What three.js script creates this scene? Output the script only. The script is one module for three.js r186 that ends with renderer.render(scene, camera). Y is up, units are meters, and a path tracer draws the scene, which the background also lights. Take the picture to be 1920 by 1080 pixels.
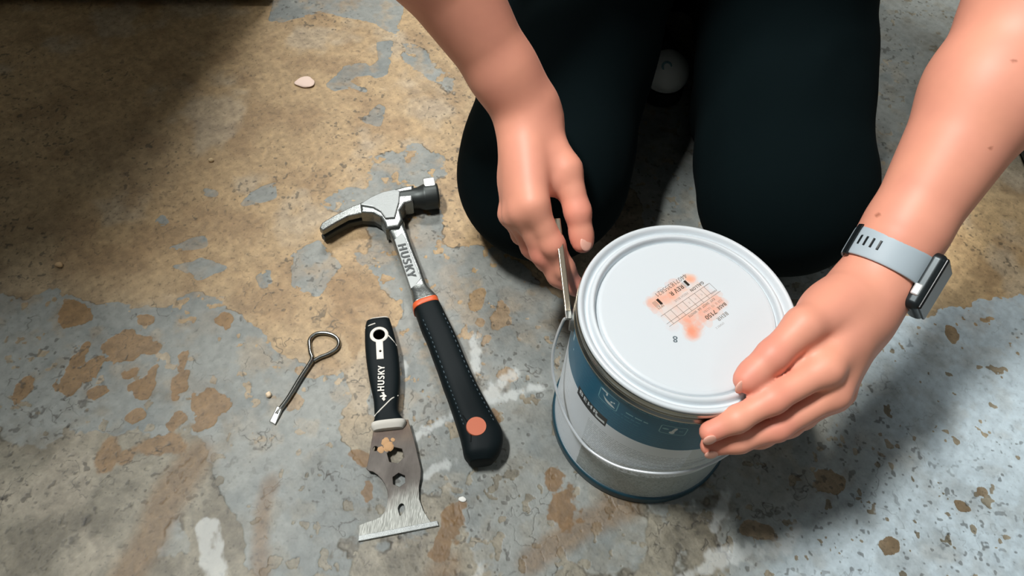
import * as THREE from 'three';
import { RoundedBoxGeometry } from 'three/addons/geometries/RoundedBoxGeometry.js';
import { TextGeometry } from 'three/addons/geometries/TextGeometry.js';
import { FontLoader } from 'three/addons/loaders/FontLoader.js';
import { mergeGeometries, mergeVertices, toCreasedNormals } from 'three/addons/utils/BufferGeometryUtils.js';
import { RectAreaLightUniformsLib } from 'three/addons/lights/RectAreaLightUniformsLib.js';
import { Brush, Evaluator, SUBTRACTION } from 'three-bvh-csg';

// ------------------------------------------------------------------ camera, light, exposure
const scene = new THREE.Scene();
const camera = new THREE.PerspectiveCamera(2 * Math.atan(540 / 1400) * 180 / Math.PI, 1920 / 1080, 0.02, 20);
camera.position.set(0, 0.6543, 0);
camera.rotation.set(-0.9742, 0, 0.095, 'XYZ');   // 56 degrees down, a slight roll
scene.add(camera);
const renderer = new THREE.WebGLRenderer({ antialias: true });
renderer.toneMapping = THREE.LinearToneMapping;
renderer.toneMappingExposure = 1.0;
renderer.shadowMap.enabled = true;
RectAreaLightUniformsLib.init();
// fluorescent battens of the room, the last an added fill: [place, aim, length, width, intensity, colour, label]
const LAMPS = [
  { at: [-0.30, 2.36, -2.2], aim: [-0.05, 0, -0.75], len: 0.75, wid: 0.16, I: 105, col: [1.0, 0.99, 0.96], label: 'white fluorescent batten under the ceiling behind the kneeling person', along: 'x' },
  { at: [-0.78, 2.20, -0.42], aim: [0.75, 0.75, -0.36], len: 0.42, wid: 0.14, I: 325, col: [1.0, 1.0, 0.98], label: 'white fluorescent batten hanging at the left, tilted towards the can', along: 'z' },
  { at: [1.55, 2.2, 0.35], aim: [0.35, 0, -0.3], len: 0.9, wid: 0.2, I: 2.6, col: [0.82, 0.93, 1.0], label: 'cool white fill batten added high up on the right', along: 'z' },  // weak fill lamp, added to lift the shaded floor
];

// ------------------------------------------------------------------ helpers
let seed = 20240611;
const rnd = () => { seed = (seed * 1664525 + 1013904223) >>> 0; return seed / 4294967296; };
const V = (x, y, z) => new THREE.Vector3(x, y, z);
const clamp = (x, a = 0, b = 1) => Math.min(b, Math.max(a, x));
const sstep = (a, b, x) => { const t = clamp((x - a) / (b - a)); return t * t * (3 - 2 * t); };
const lerp = (a, b, t) => a + (b - a) * t;
const lin = (r, g, b) => [r, g, b].map((v) => { v /= 255; return v <= 0.04045 ? v / 12.92 : Math.pow((v + 0.055) / 1.055, 2.4); });
const PERM = new Uint8Array(512), GRV = new Float32Array(512);
for (let i = 0; i < 256; i++) PERM[i] = i;
for (let i = 255; i > 0; i--) { const j = Math.floor(rnd() * (i + 1)); [PERM[i], PERM[j]] = [PERM[j], PERM[i]]; }
for (let i = 0; i < 256; i++) { PERM[i + 256] = PERM[i]; GRV[i] = GRV[i + 256] = rnd(); }
function n2(x, y) {                               // value noise 0..1
  const xi = Math.floor(x), yi = Math.floor(y), fx = x - xi, fy = y - yi;
  const u = fx * fx * (3 - 2 * fx), v = fy * fy * (3 - 2 * fy), X = xi & 255, Y = yi & 255;
  const a = PERM[X] + Y, b = PERM[(X + 1) & 255] + Y;
  const p = GRV[PERM[a & 255]], q = GRV[PERM[b & 255]], r = GRV[PERM[(a + 1) & 255]], s = GRV[PERM[(b + 1) & 255]];
  return p + (q - p) * u + (r - p + (p - q - r + s) * u) * v;
}
function fbm(x, y, o = 4) { let s = 0, a = 0.5, t = 0; for (let i = 0; i < o; i++) { s += a * n2(x, y); t += a; a *= 0.5; x = x * 2.03 + 17.1; y = y * 2.03 + 5.7; } return s / t; }
function n3(x, y, z) { return (n2(x + z * 0.71, y + 3.1) + n2(y + x * 0.53 + 40.2, z) + n2(z + y * 0.37 + 9.4, x + 21.7)) / 3; }
function dataTex(w, h, f, srgb) {                 // f(x, y) -> [r, g, b] 0..255
  const d = new Uint8Array(w * h * 4);
  for (let y = 0, o = 0; y < h; y++) for (let x = 0; x < w; x++, o += 4) { const c = f(x, y); d[o] = c[0]; d[o + 1] = c[1]; d[o + 2] = c[2]; d[o + 3] = 255; }
  const t = new THREE.DataTexture(d, w, h); t.magFilter = t.minFilter = THREE.LinearFilter; t.wrapS = t.wrapT = THREE.RepeatWrapping;
  if (srgb) t.colorSpace = THREE.SRGBColorSpace;
  t.needsUpdate = true; return t;
}
const used = {};
function numbered(n) { const k = used[n] = (used[n] ?? -1) + 1; return k ? n + '_' + String(k).padStart(3, '0') : n; }
function thing(name, label, category, [x, y, z] = [0, 0, 0], group) {
  const o = new THREE.Group(); o.name = numbered(name); o.position.set(x, y, z); o.userData = { label, category };
  if (group) o.userData.group = group;
  scene.add(o); return o;
}
function part(name, geo, m, parent, label) {
  const o = new THREE.Mesh(geo, m); o.name = name; o.castShadow = o.receiveShadow = true;
  if (label) o.userData.label = label;
  parent.add(o); return o;
}
function struct(name, geo, m) { const o = part(name, geo, m, scene); o.userData.kind = 'structure'; return o; }
const std = (c, rough = 0.6, metal = 0, extra = {}) => { const m = new THREE.MeshStandardMaterial({ roughness: rough, metalness: metal, ...extra }); m.color.setRGB(...lin(...c)); return m; };
const box = (w, h, d, x = 0, y = 0, z = 0, r = 0) => (r ? new RoundedBoxGeometry(w, h, d, 3, r) : new THREE.BoxGeometry(w, h, d)).translate(x, y, z);
const plain = (g) => { const r = g.index ? g.toNonIndexed() : g; for (const k of Object.keys(r.attributes)) if (!['position', 'normal', 'uv'].includes(k)) r.deleteAttribute(k); if (!r.attributes.uv) r.setAttribute('uv', new THREE.BufferAttribute(new Float32Array(r.attributes.position.count * 2), 2)); return r; };
const merge = (list) => mergeGeometries(list.map(plain));
const mm = (pts) => pts.map(([x, z]) => [x / 1000, z / 1000]);
function shapeXZ(pts, smooth) {                   // plan outline (x, z) -> Shape
  const p = pts.map(([x, z]) => new THREE.Vector2(x, -z));
  const s = new THREE.Shape();
  if (smooth) { s.moveTo(p[0].x, p[0].y); s.splineThru([...p.slice(1), p[0]]); } else s.setFromPoints(p);
  return s;
}
function slab(pts, y0, y1, bevel = 0.0008, holes = [], smooth = false, seg = 2) {   // plan outline extruded upward, rounded edges
  const s = shapeXZ(pts, smooth); for (const h of holes) { const q = new THREE.Path(); q.setFromPoints(h.map(([x, z]) => new THREE.Vector2(x, -z))); s.holes.push(q); }
  const g = new THREE.ExtrudeGeometry(s, { depth: y1 - y0 - 2 * bevel, bevelEnabled: bevel > 0, bevelThickness: bevel, bevelSize: bevel, bevelOffset: -bevel, bevelSegments: seg, curveSegments: smooth ? 4 : 8 });
  return g.translate(0, 0, bevel).rotateX(-Math.PI / 2).translate(0, y0, 0);
}
// lofted body: sections { L:[x,z], R:[x,z], y, h } with superelliptic cross-section
function loftPoint(s, t, side) { const c = s.e ?? 0.7; const a = t; const x = Math.sign(Math.cos(a)) * Math.pow(Math.abs(Math.cos(a)), c), y = Math.sign(Math.sin(a)) * Math.pow(Math.abs(Math.sin(a)), c);
  return [lerp(s.L[0], s.R[0], 0.5 + 0.5 * x), s.y + s.h * y, lerp(s.L[1], s.R[1], 0.5 + 0.5 * x)]; }
function loft(secs, n = 40, sub = 4) {
  const S = []; const k = secs.length; const cr = (f, i, t) => { const g = (j) => f(secs[clamp(j, 0, k - 1)]); const a = g(i - 1), b = g(i), c = g(i + 1), d = g(i + 2); return 0.5 * (2 * b + (c - a) * t + (2 * a - 5 * b + 4 * c - d) * t * t + (3 * b - a - 3 * c + d) * t * t * t); };
  for (let i = 0; i < k - 1; i++) for (let j = 0; j < sub; j++) { const t = j / sub; S.push({ L: [cr((s) => s.L[0], i, t), cr((s) => s.L[1], i, t)], R: [cr((s) => s.R[0], i, t), cr((s) => s.R[1], i, t)], y: cr((s) => s.y, i, t), h: cr((s) => s.h, i, t), e: cr((s) => s.e ?? 0.7, i, t) }); }
  S.push(secs[k - 1]);
  const pos = [], idx = [], uv = [];
  S.forEach((s, i) => { for (let j = 0; j < n; j++) { const p = loftPoint(s, j / n * 2 * Math.PI); pos.push(...p); uv.push(p[0], p[2]); } });
  for (let i = 0; i < S.length - 1; i++) for (let j = 0; j < n; j++) { const a = i * n + j, b = i * n + (j + 1) % n, c = a + n, d = b + n; idx.push(a, b, c, b, d, c); }
  for (const [i, f] of [[0, 1], [S.length - 1, 0]]) { const c = pos.length / 3; const s = S[i]; pos.push((s.L[0] + s.R[0]) / 2, s.y, (s.L[1] + s.R[1]) / 2); uv.push(0, 0); for (let j = 0; j < n; j++) { const a = i * n + j, b = i * n + (j + 1) % n; f ? idx.push(c, b, a) : idx.push(c, a, b); } }
  const g = new THREE.BufferGeometry(); g.setAttribute('position', new THREE.Float32BufferAttribute(pos, 3)); g.setAttribute('uv', new THREE.Float32BufferAttribute(uv, 2)); g.setIndex(idx); g.computeVertexNormals();
  // outward check
  g.computeBoundingBox(); const c0 = g.boundingBox.getCenter(V(0, 0, 0)); let o = 0; const P = g.attributes.position, N = g.attributes.normal;
  for (let i = 0; i < P.count; i += 7) o += (P.getX(i) - c0.x) * N.getX(i) + (P.getY(i) - c0.y) * N.getY(i) + (P.getZ(i) - c0.z) * N.getZ(i);
  if (o < 0) { const a = g.index.array; for (let i = 0; i < a.length; i += 3) { const t = a[i]; a[i] = a[i + 1]; a[i + 1] = t; } g.computeVertexNormals(); }
  return g;
}
function onLoft(secs, u, t) {                     // point on the upper side: u in section index, t lateral -1..1
  const i = clamp(Math.floor(u), 0, secs.length - 2), f = u - i, a = secs[i], b = secs[i + 1], m = { L: [lerp(a.L[0], b.L[0], f), lerp(a.L[1], b.L[1], f)], R: [lerp(a.R[0], b.R[0], f), lerp(a.R[1], b.R[1], f)], y: lerp(a.y, b.y, f), h: lerp(a.h, b.h, f) };
  const e = 1 / (a.e ?? 0.7), yy = Math.pow(Math.max(0, 1 - Math.pow(Math.abs(t), 2 * e / 1)), 1 / (2 * e));
  return V(lerp(m.L[0], m.R[0], 0.5 + 0.5 * t), m.y + m.h * yy, lerp(m.L[1], m.R[1], 0.5 + 0.5 * t));
}
const tube = (pts, r, n = 60, m = 8, closed = false) => new THREE.TubeGeometry(new THREE.CatmullRomCurve3(pts, closed, 'centripetal'), n, r, m, closed);
const font = await new FontLoader().loadAsync('fonts/droid/droid_sans_bold.typeface.json');
function flatText(str, size, depth, x, y, z, th, sx = 1) {     // lettering lying on a surface, read along (cos th, sin th) in plan
  const g = new TextGeometry(str, { font, size, depth, curveSegments: 4, bevelEnabled: false }); g.scale(sx, 1, 1);
  g.computeBoundingBox(); const b = g.boundingBox; g.translate(-(b.min.x + b.max.x) / 2, -(b.min.y + b.max.y) / 2, 0);
  return g.rotateX(-Math.PI / 2).rotateY(-th).translate(x, y, z);
}
// signed-distance modelling: tapered capsules and ellipsoids joined by a smooth minimum, meshed by surface nets
const smin = (a, b, k) => { const h = Math.max(k - Math.abs(a - b), 0) / k; return Math.min(a, b) - h * h * k * 0.25; };
function cap(a, b, ra, rb = ra, k = 0.01) {
  const [ax, ay, az] = a, dx = b[0] - ax, dy = b[1] - ay, dz = b[2] - az, il = 1 / (dx * dx + dy * dy + dz * dz + 1e-12);
  return { k, f: (x, y, z) => { const px = x - ax, py = y - ay, pz = z - az; let t = (px * dx + py * dy + pz * dz) * il; t = t < 0 ? 0 : t > 1 ? 1 : t; const u = px - t * dx, v = py - t * dy, w = pz - t * dz; return Math.sqrt(u * u + v * v + w * w) - (ra + (rb - ra) * t); } };
}
function ell(c, r, ax = null, k = 0.01) {          // ax: two axes [X, Y] (orthonormal), third is their cross product
  let X = [1, 0, 0], Y = [0, 1, 0]; if (ax) { const a = V(...ax[0]).normalize(), b = V(...ax[1]); b.addScaledVector(a, -a.dot(b)).normalize(); X = a.toArray(); Y = b.toArray(); }
  const Z = V(...X).cross(V(...Y)).toArray();
  return { k, f: (x, y, z) => { const px = x - c[0], py = y - c[1], pz = z - c[2]; const a = (px * X[0] + py * X[1] + pz * X[2]) / r[0], b = (px * Y[0] + py * Y[1] + pz * Y[2]) / r[1], d = (px * Z[0] + py * Z[1] + pz * Z[2]) / r[2]; const k0 = Math.sqrt(a * a + b * b + d * d), k1 = Math.sqrt((a / r[0]) ** 2 + (b / r[1]) ** 2 + (d / r[2]) ** 2); return k1 < 1e-9 ? -Math.min(...r) : k0 * (k0 - 1) / k1; } };
}
const chain = (pts, rad, k) => pts.slice(1).map((p, i) => cap(pts[i], p, rad[i], rad[i + 1], k));
function group(prims, k) { return { k, f: (x, y, z) => { let d = prims[0].f(x, y, z); for (let i = 1; i < prims.length; i++) d = smin(d, prims[i].f(x, y, z), prims[i].k); return d; } }; }
function nets(f, lo, hi, h) {
  const n = lo.map((l, i) => Math.ceil((hi[i] - l) / h) + 1), [nx, ny, nz] = n, A = new Float32Array(nx * ny * nz).fill(1), B = 6, reach = B * h * 0.87 * 1.6 + h;
  for (let bz = 0; bz < nz; bz += B) for (let by = 0; by < ny; by += B) for (let bx = 0; bx < nx; bx += B) {
    const d = f(lo[0] + (bx + B / 2) * h, lo[1] + (by + B / 2) * h, lo[2] + (bz + B / 2) * h), far = Math.abs(d) > reach;
    for (let z = bz; z < Math.min(nz, bz + B); z++) for (let y = by; y < Math.min(ny, by + B); y++) for (let x = bx, o = (z * ny + y) * nx + bx; x < Math.min(nx, bx + B); x++, o++) A[o] = far ? d : f(lo[0] + x * h, lo[1] + y * h, lo[2] + z * h);
  }
  const id = new Int32Array(nx * ny * nz).fill(-1), pos = [], idx = [];
  const E = [[0, 1], [2, 3], [4, 5], [6, 7], [0, 2], [1, 3], [4, 6], [5, 7], [0, 4], [1, 5], [2, 6], [3, 7]], v = new Float32Array(8);
  for (let z = 0; z < nz - 1; z++) for (let y = 0; y < ny - 1; y++) for (let x = 0; x < nx - 1; x++) {
    const o = (z * ny + y) * nx + x; let m = 0;
    for (let c = 0; c < 8; c++) { v[c] = A[o + (c & 1) + ((c >> 1) & 1) * nx + (c >> 2) * nx * ny]; if (v[c] < 0) m |= 1 << c; }
    if (m === 0 || m === 255) continue;
    let sx = 0, sy = 0, sz = 0, k = 0;
    for (const [a, b] of E) if ((v[a] < 0) !== (v[b] < 0)) { const t = v[a] / (v[a] - v[b]); sx += lerp(a & 1, b & 1, t); sy += lerp((a >> 1) & 1, (b >> 1) & 1, t); sz += lerp(a >> 2, b >> 2, t); k++; }
    id[o] = pos.length / 3; pos.push(lo[0] + (x + sx / k) * h, lo[1] + (y + sy / k) * h, lo[2] + (z + sz / k) * h);
  }
  const sxyz = [1, nx, nx * ny];
  for (let z = 1; z < nz - 1; z++) for (let y = 1; y < ny - 1; y++) for (let x = 1; x < nx - 1; x++) {
    const o = (z * ny + y) * nx + x, s = A[o] < 0;
    for (let a = 0; a < 3; a++) { if ((A[o + sxyz[a]] < 0) === s) continue; const u = sxyz[(a + 1) % 3], w = sxyz[(a + 2) % 3], p = id[o], q = id[o - u], r = id[o - u - w], t = id[o - w]; if (p < 0 || q < 0 || r < 0 || t < 0) continue; s ? idx.push(p, q, r, p, r, t) : idx.push(p, r, q, p, t, r); }
  }
  const N = new Float32Array(pos.length), e = h * 0.7;
  for (let i = 0; i < pos.length; i += 3) { const [x, y, z] = [pos[i], pos[i + 1], pos[i + 2]]; const a = f(x + e, y, z) - f(x - e, y, z), b = f(x, y + e, z) - f(x, y - e, z), c = f(x, y, z + e) - f(x, y, z - e), l = Math.hypot(a, b, c) || 1; N[i] = a / l; N[i + 1] = b / l; N[i + 2] = c / l; }
  const g = new THREE.BufferGeometry(); g.setAttribute('position', new THREE.Float32BufferAttribute(pos, 3)); g.setAttribute('normal', new THREE.BufferAttribute(N, 3)); g.setIndex(idx); return g;
}

// ------------------------------------------------------------------ floor: worn, patchily painted concrete
const FX0 = -0.82, FX1 = 0.84, FXM = 0.01, FZ0 = -1.2, FZ1 = -0.04;
const MG = 0.002, MW = Math.ceil((FX1 - FX0) / MG), MH = Math.ceil((FZ1 - FZ0) / MG);
function inside(p, x, z) { let r = false; for (let i = 0, j = p.length - 1; i < p.length; j = i++) if ((p[i][1] > z) !== (p[j][1] > z) && x < (p[j][0] - p[i][0]) * (z - p[i][1]) / (p[j][1] - p[i][1]) + p[i][0]) r = !r; return r; }
const mask = () => new Float32Array(MW * MH);
function fillPoly(m, p, v = 1) { for (let j = 0; j < MH; j++) for (let i = 0; i < MW; i++) { const x = FX0 + i * MG, z = FZ0 + j * MG; if (inside(p, x, z)) m[j * MW + i] = v; } }
function blurMask(m, r) { const t = mask(); for (let p = 0; p < 2; p++) { for (let j = 0; j < MH; j++) for (let i = 0; i < MW; i++) { let s = 0, c = 0; for (let k = -r; k <= r; k++) { const a = i + k; if (a >= 0 && a < MW) { s += m[j * MW + a]; c++; } } t[j * MW + i] = s / c; } for (let j = 0; j < MH; j++) for (let i = 0; i < MW; i++) { let s = 0, c = 0; for (let k = -r; k <= r; k++) { const a = j + k; if (a >= 0 && a < MH) { s += t[a * MW + i]; c++; } } m[j * MW + i] = s / c; } } return m; }
function samp(m, x, z) { let u = clamp((x - FX0) / MG, 0, MW - 1.001), v = clamp((z - FZ0) / MG, 0, MH - 1.001); const i = u | 0, j = v | 0; u -= i; v -= j; const o = j * MW + i; return (m[o] * (1 - u) + m[o + 1] * u) * (1 - v) + (m[o + MW] * (1 - u) + m[o + MW + 1] * u) * v; }
const PATCH = [   // sharp remains of grey paint on the bare tan part
  [[-0.263, -0.727], [-0.254, -0.744], [-0.244, -0.769], [-0.216, -0.778], [-0.207, -0.756], [-0.226, -0.75], [-0.233, -0.74], [-0.205, -0.727], [-0.207, -0.721], [-0.227, -0.729], [-0.249, -0.719]],
  [[-0.213, -0.82], [-0.191, -0.828], [-0.186, -0.759], [-0.202, -0.748], [-0.213, -0.765], [-0.203, -0.786]],
  [[-0.371, -0.902], [-0.191, -0.93], [-0.187, -0.835], [-0.224, -0.861], [-0.3, -0.873], [-0.345, -0.843], [-0.364, -0.842]],
  [[-0.204, -0.672], [-0.187, -0.704], [-0.176, -0.695], [-0.18, -0.664], [-0.195, -0.667]],
  [[-0.31, -0.523], [-0.305, -0.541], [-0.285, -0.563], [-0.273, -0.539], [-0.295, -0.528]],
  [[-0.367, -0.452], [-0.35, -0.465], [-0.334, -0.476], [-0.327, -0.459], [-0.354, -0.45]],
  [[-0.361, -0.43], [-0.336, -0.438], [-0.33, -0.446], [-0.3, -0.437], [-0.312, -0.426], [-0.325, -0.414], [-0.344, -0.425]],
  [[-0.269, -0.427], [-0.257, -0.44], [-0.25, -0.416], [-0.258, -0.409]],
  [[-0.394, -0.484], [-0.388, -0.496], [-0.375, -0.487], [-0.386, -0.479]],
  [[-0.36, -0.542], [-0.339, -0.537], [-0.341, -0.529], [-0.353, -0.53]],
  [[-0.239, -0.458], [-0.213, -0.483], [-0.183, -0.451], [-0.196, -0.408], [-0.226, -0.418]],
];
const COAT = [    // larger painted areas: [outline, strength]
  [[[-0.188, -0.846], [-0.146, -0.829], [-0.096, -0.772], [-0.072, -0.685], [-0.141, -0.744], [-0.183, -0.791]], 0.6],
  [[[-0.238, -0.542], [-0.206, -0.562], [-0.187, -0.624], [-0.134, -0.658], [-0.078, -0.621], [-0.064, -0.509], [-0.108, -0.481], [-0.195, -0.508], [-0.244, -0.517]], 0.58],
  [[[-0.539, -0.363], [-0.461, -0.381], [-0.415, -0.374], [-0.352, -0.378], [-0.334, -0.397], [-0.32, -0.407], [-0.3, -0.397], [-0.29, -0.372], [-0.258, -0.372], [-0.206, -0.356], [-0.147, -0.327], [-0.112, -0.223], [-0.117, -0.132], [-0.186, -0.126], [-0.246, -0.21], [-0.271, -0.243], [-0.309, -0.254], [-0.352, -0.24], [-0.391, -0.216], [-0.422, -0.243], [-0.48, -0.242]], 0.85],
  [[[-0.135, -0.508], [-0.059, -0.509], [-0.004, -0.494], [0.068, -0.439], [0.161, -0.36], [0.182, -0.252], [0.074, -0.242], [0.016, -0.236], [-0.013, -0.243], [-0.061, -0.238], [-0.102, -0.309], [-0.129, -0.403], [-0.184, -0.458], [-0.179, -0.487]], 0.72],
  [[[0.302, -0.412], [0.435, -0.46], [0.585, -0.497], [0.66, -0.45], [0.484, -0.08], [0.296, -0.08], [0.289, -0.214], [0.243, -0.233], [0.182, -0.252]], 0.9],
  [[[0.125, -0.445], [0.128, -0.742], [0.3, -0.98], [0.51, -1.181], [0.83, -1.18], [0.83, -0.85], [0.468, -0.665], [0.392, -0.475]], 0.8],
  [[[-0.13, -0.245], [0.05, -0.25], [0.2, -0.25], [0.29, -0.21], [0.3, -0.1], [-0.15, -0.1]], 0.53],
  [[[-0.56, -0.24], [-0.42, -0.25], [-0.3, -0.25], [-0.25, -0.2], [-0.2, -0.08], [-0.56, -0.08]], 0.40],
  [[[-0.011, -0.223], [0.008, -0.22], [0.036, -0.238], [0.06, -0.245], [0.065, -0.236], [0.047, -0.21], [0.019, -0.202]], 0.9],
  [[[0.078, -0.194], [0.09, -0.2], [0.101, -0.192], [0.099, -0.178], [0.083, -0.181]], 0.9],
  [[[-0.14, -0.376], [-0.089, -0.394], [-0.075, -0.335], [-0.072, -0.279], [-0.117, -0.279]], 0.75],
];
const SPOTS = [[-0.428, -0.36, 0.0184, 0.0192], [-0.361, -0.363, 0.0131, 0.0074], [-0.368, -0.334, 0.0264, 0.0183], [-0.346, -0.331, 0.0104, 0.0072], [-0.285, -0.363, 0.0103, 0.01], [-0.404, -0.32, 0.0071, 0.0223], [-0.386, -0.307, 0.0105, 0.0183], [-0.401, -0.293, 0.0129, 0.0147], [-0.373, -0.286, 0.0115, 0.0086], [-0.352, -0.307, 0.008, 0.0086],
  [-0.333, -0.31, 0.004, 0.0078], [-0.335, -0.293, 0.0079, 0.0155], [-0.344, -0.293, 0.004, 0.0064], [-0.313, -0.322, 0.0057, 0.0128], [-0.308, -0.298, 0.0089, 0.0175], [-0.442, -0.284, 0.0108, 0.0165], [-0.278, -0.282, 0.0219, 0.0164], [-0.277, -0.263, 0.0108, 0.0135], [-0.301, -0.26, 0.0082, 0.0123], [-0.334, -0.263, 0.0084, 0.0084],
  [-0.344, -0.225, 0.0121, 0.0207], [-0.297, -0.235, 0.0243, 0.0135], [-0.324, -0.224, 0.0065, 0.0082], [-0.157, -0.365, 0.0071, 0.0191], [-0.174, -0.336, 0.0162, 0.0094], [-0.191, -0.328, 0.014, 0.0081], [-0.199, -0.296, 0.0106, 0.0093]];
const RUST = [[-0.119, -0.245, 0.0101, 0.0082], [-0.109, -0.209, 0.0045, 0.0149], [-0.034, -0.195, 0.0107, 0.0159], [0.055, -0.245, 0.011, 0.0088], [0.066, -0.219, 0.0149, 0.0248], [-0.002, -0.302, 0.0072, 0.0103], [-0.041, -0.176, 0.008, 0.012]];
const SPOTS2 = [[-0.039, -0.426, 0.0089, 0.0112], [-0.007, -0.409, 0.0099, 0.0152], [-0.027, -0.399, 0.0044, 0.0055], [-0.016, -0.377, 0.0049, 0.0061], [0.006, -0.343, 0.0095, 0.0079], [-0.136, -0.352, 0.0054, 0.0081], [-0.166, -0.422, 0.0227, 0.0178], [-0.169, -0.385, 0.0111, 0.0125], [0.469, -0.437, 0.0092, 0.0098], [0.428, -0.48, 0.0092, 0.0147], [0.404, -0.45, 0.0076, 0.0064], [0.236, -0.209, 0.0114, 0.0078], [0.35, -0.21, 0.0077, 0.0083], [0.427, -0.253, 0.0059, 0.0073], [0.456, -0.269, 0.006, 0.006], [0.301, -0.264, 0.0131, 0.0096]];
const STREAKS = [[0.007, [-0.031, -0.379], [-0.026, -0.345]], [0.0066, [-0.078, -0.268], [-0.035, -0.302], [0.035, -0.333]], [0.0083, [-0.015, -0.319], [0.01, -0.345]], [0.006, [-0.065, -0.229], [-0.038, -0.25]], [0.0095, [0.273, -0.219], [0.264, -0.204], [0.239, -0.194], [0.192, -0.183]], [0.0071, [0.196, -0.178], [0.168, -0.166]], [0.0083, [0.209, -0.242], [0.2, -0.211]], [0.0031, [0.177, -0.233], [0.19, -0.213]], [0.0048, [-0.097, -0.344], [-0.093, -0.331]], [0.0039, [-0.005, -0.164], [-0.012, -0.141]]];
const DRIPS = [[0.0138, [-0.266, -0.23], [-0.28, -0.183], [-0.295, -0.12]], [0.0067, [-0.198, -0.22], [-0.197, -0.186], [-0.185, -0.13]], [0.012, [0.118, -0.226], [0.08, -0.201], [0.036, -0.165]], [0.0071, [0.103, -0.244], [0.123, -0.231]], [0.0106, [-0.032, -0.161], [-0.041, -0.143]]];
const WHITE = [[-0.252, -0.17], [-0.248, -0.177], [-0.232, -0.18], [-0.205, -0.126], [-0.228, -0.12]];
const mPatch = mask(), mCoat = mask(), mSpot = mask(), mRust = mask(), mWhite = mask(), mDrip = mask(), mWarm = mask();
for (const p of PATCH) fillPoly(mPatch, p);
for (const [p, v] of COAT) fillPoly(mCoat, p, v);
const stamp = (m, list, soft = 1) => { for (const [cx, cz, rx, rz] of list) for (let j = 0; j < MH; j++) { const dz = (FZ0 + j * MG - cz) / rz; if (Math.abs(dz) > 2) continue; for (let i = 0; i < MW; i++) { const dx = (FX0 + i * MG - cx) / rx; const d = Math.hypot(dx, dz); if (d < 2) m[j * MW + i] = Math.max(m[j * MW + i], clamp(1.0 - 0.5 * d)); } } };
stamp(mSpot, SPOTS.map(([a, b, c, d]) => [a, b, c * 0.78, d * 0.78])); stamp(mSpot, SPOTS2); stamp(mRust, RUST);
const strokes = (m, list) => { for (const [w, ...p] of list) for (let j = 0; j < MH; j++) for (let i = 0; i < MW; i++) { const x = FX0 + i * MG, z = FZ0 + j * MG; for (let k = 0; k < p.length - 1; k++) { const [ax, az] = p[k], dx = p[k + 1][0] - ax, dz = p[k + 1][1] - az, t = clamp(((x - ax) * dx + (z - az) * dz) / (dx * dx + dz * dz)), d = Math.hypot(x - ax - t * dx, z - az - t * dz) / w; if (d < 2) m[j * MW + i] = Math.max(m[j * MW + i], clamp(1.0 - 0.5 * d)); } } };
strokes(mWhite, STREAKS); strokes(mDrip, DRIPS);
fillPoly(mWhite, WHITE, 0.9);
blurMask(mPatch, 1); blurMask(mCoat, 6); blurMask(mWhite, 1); blurMask(mDrip, 3);
for (let j = 0; j < MH; j++) for (let i = 0; i < MW; i++) {   // how warm (tan, bare) the concrete is
  const x = FX0 + i * MG, z = FZ0 + j * MG;
  mWarm[j * MW + i] = clamp(sstep(-0.22, -0.46, z + 0.05 * Math.sin(x * 9)) * sstep(0.12, -0.06, x) + sstep(0.2, 0.07, Math.hypot((x - 0.53) / 1.2, z + 0.56)) * 0.9);
}
const C_TAN = lin(168, 142, 105), C_TAN2 = lin(150, 124, 90), C_BARE = lin(130, 125, 110), C_BARE2 = lin(106, 101, 87), C_PAINT = lin(132, 136, 132), C_PAINT2 = lin(116, 122, 120), C_BLUE_LIT = lin(190, 206, 214), C_BROWN = lin(124, 94, 56), C_RUST = lin(112, 82, 42), C_WHITE = lin(200, 204, 202), C_DARK = lin(56, 53, 46), C_PALE = lin(170, 161, 144);
const cache = (f) => { const m = mask(); for (let j = 0; j < MH; j++) for (let i = 0; i < MW; i++) m[j * MW + i] = f(FX0 + i * MG, FZ0 + j * MG); return m; };
const kBig = cache((x, z) => fbm(x * 7 + 11, z * 7 + 4, 4)), kWX = cache((x, z) => fbm(x * 14 + 3, z * 14, 3)), kWZ = cache((x, z) => fbm(x * 14 + 33, z * 14 + 70, 3)), kPale = cache((x, z) => fbm(x * 16 + 70, z * 16 + 33, 4)), kQ = cache((x, z) => fbm(x * 21 + 44, z * 21 + 15, 4)), kL = cache((x, z) => fbm(x * 40 + 31, z * 40 + 55, 2)), kP = cache((x, z) => fbm(x * 14 + 3, z * 14 + 9, 2));
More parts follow.
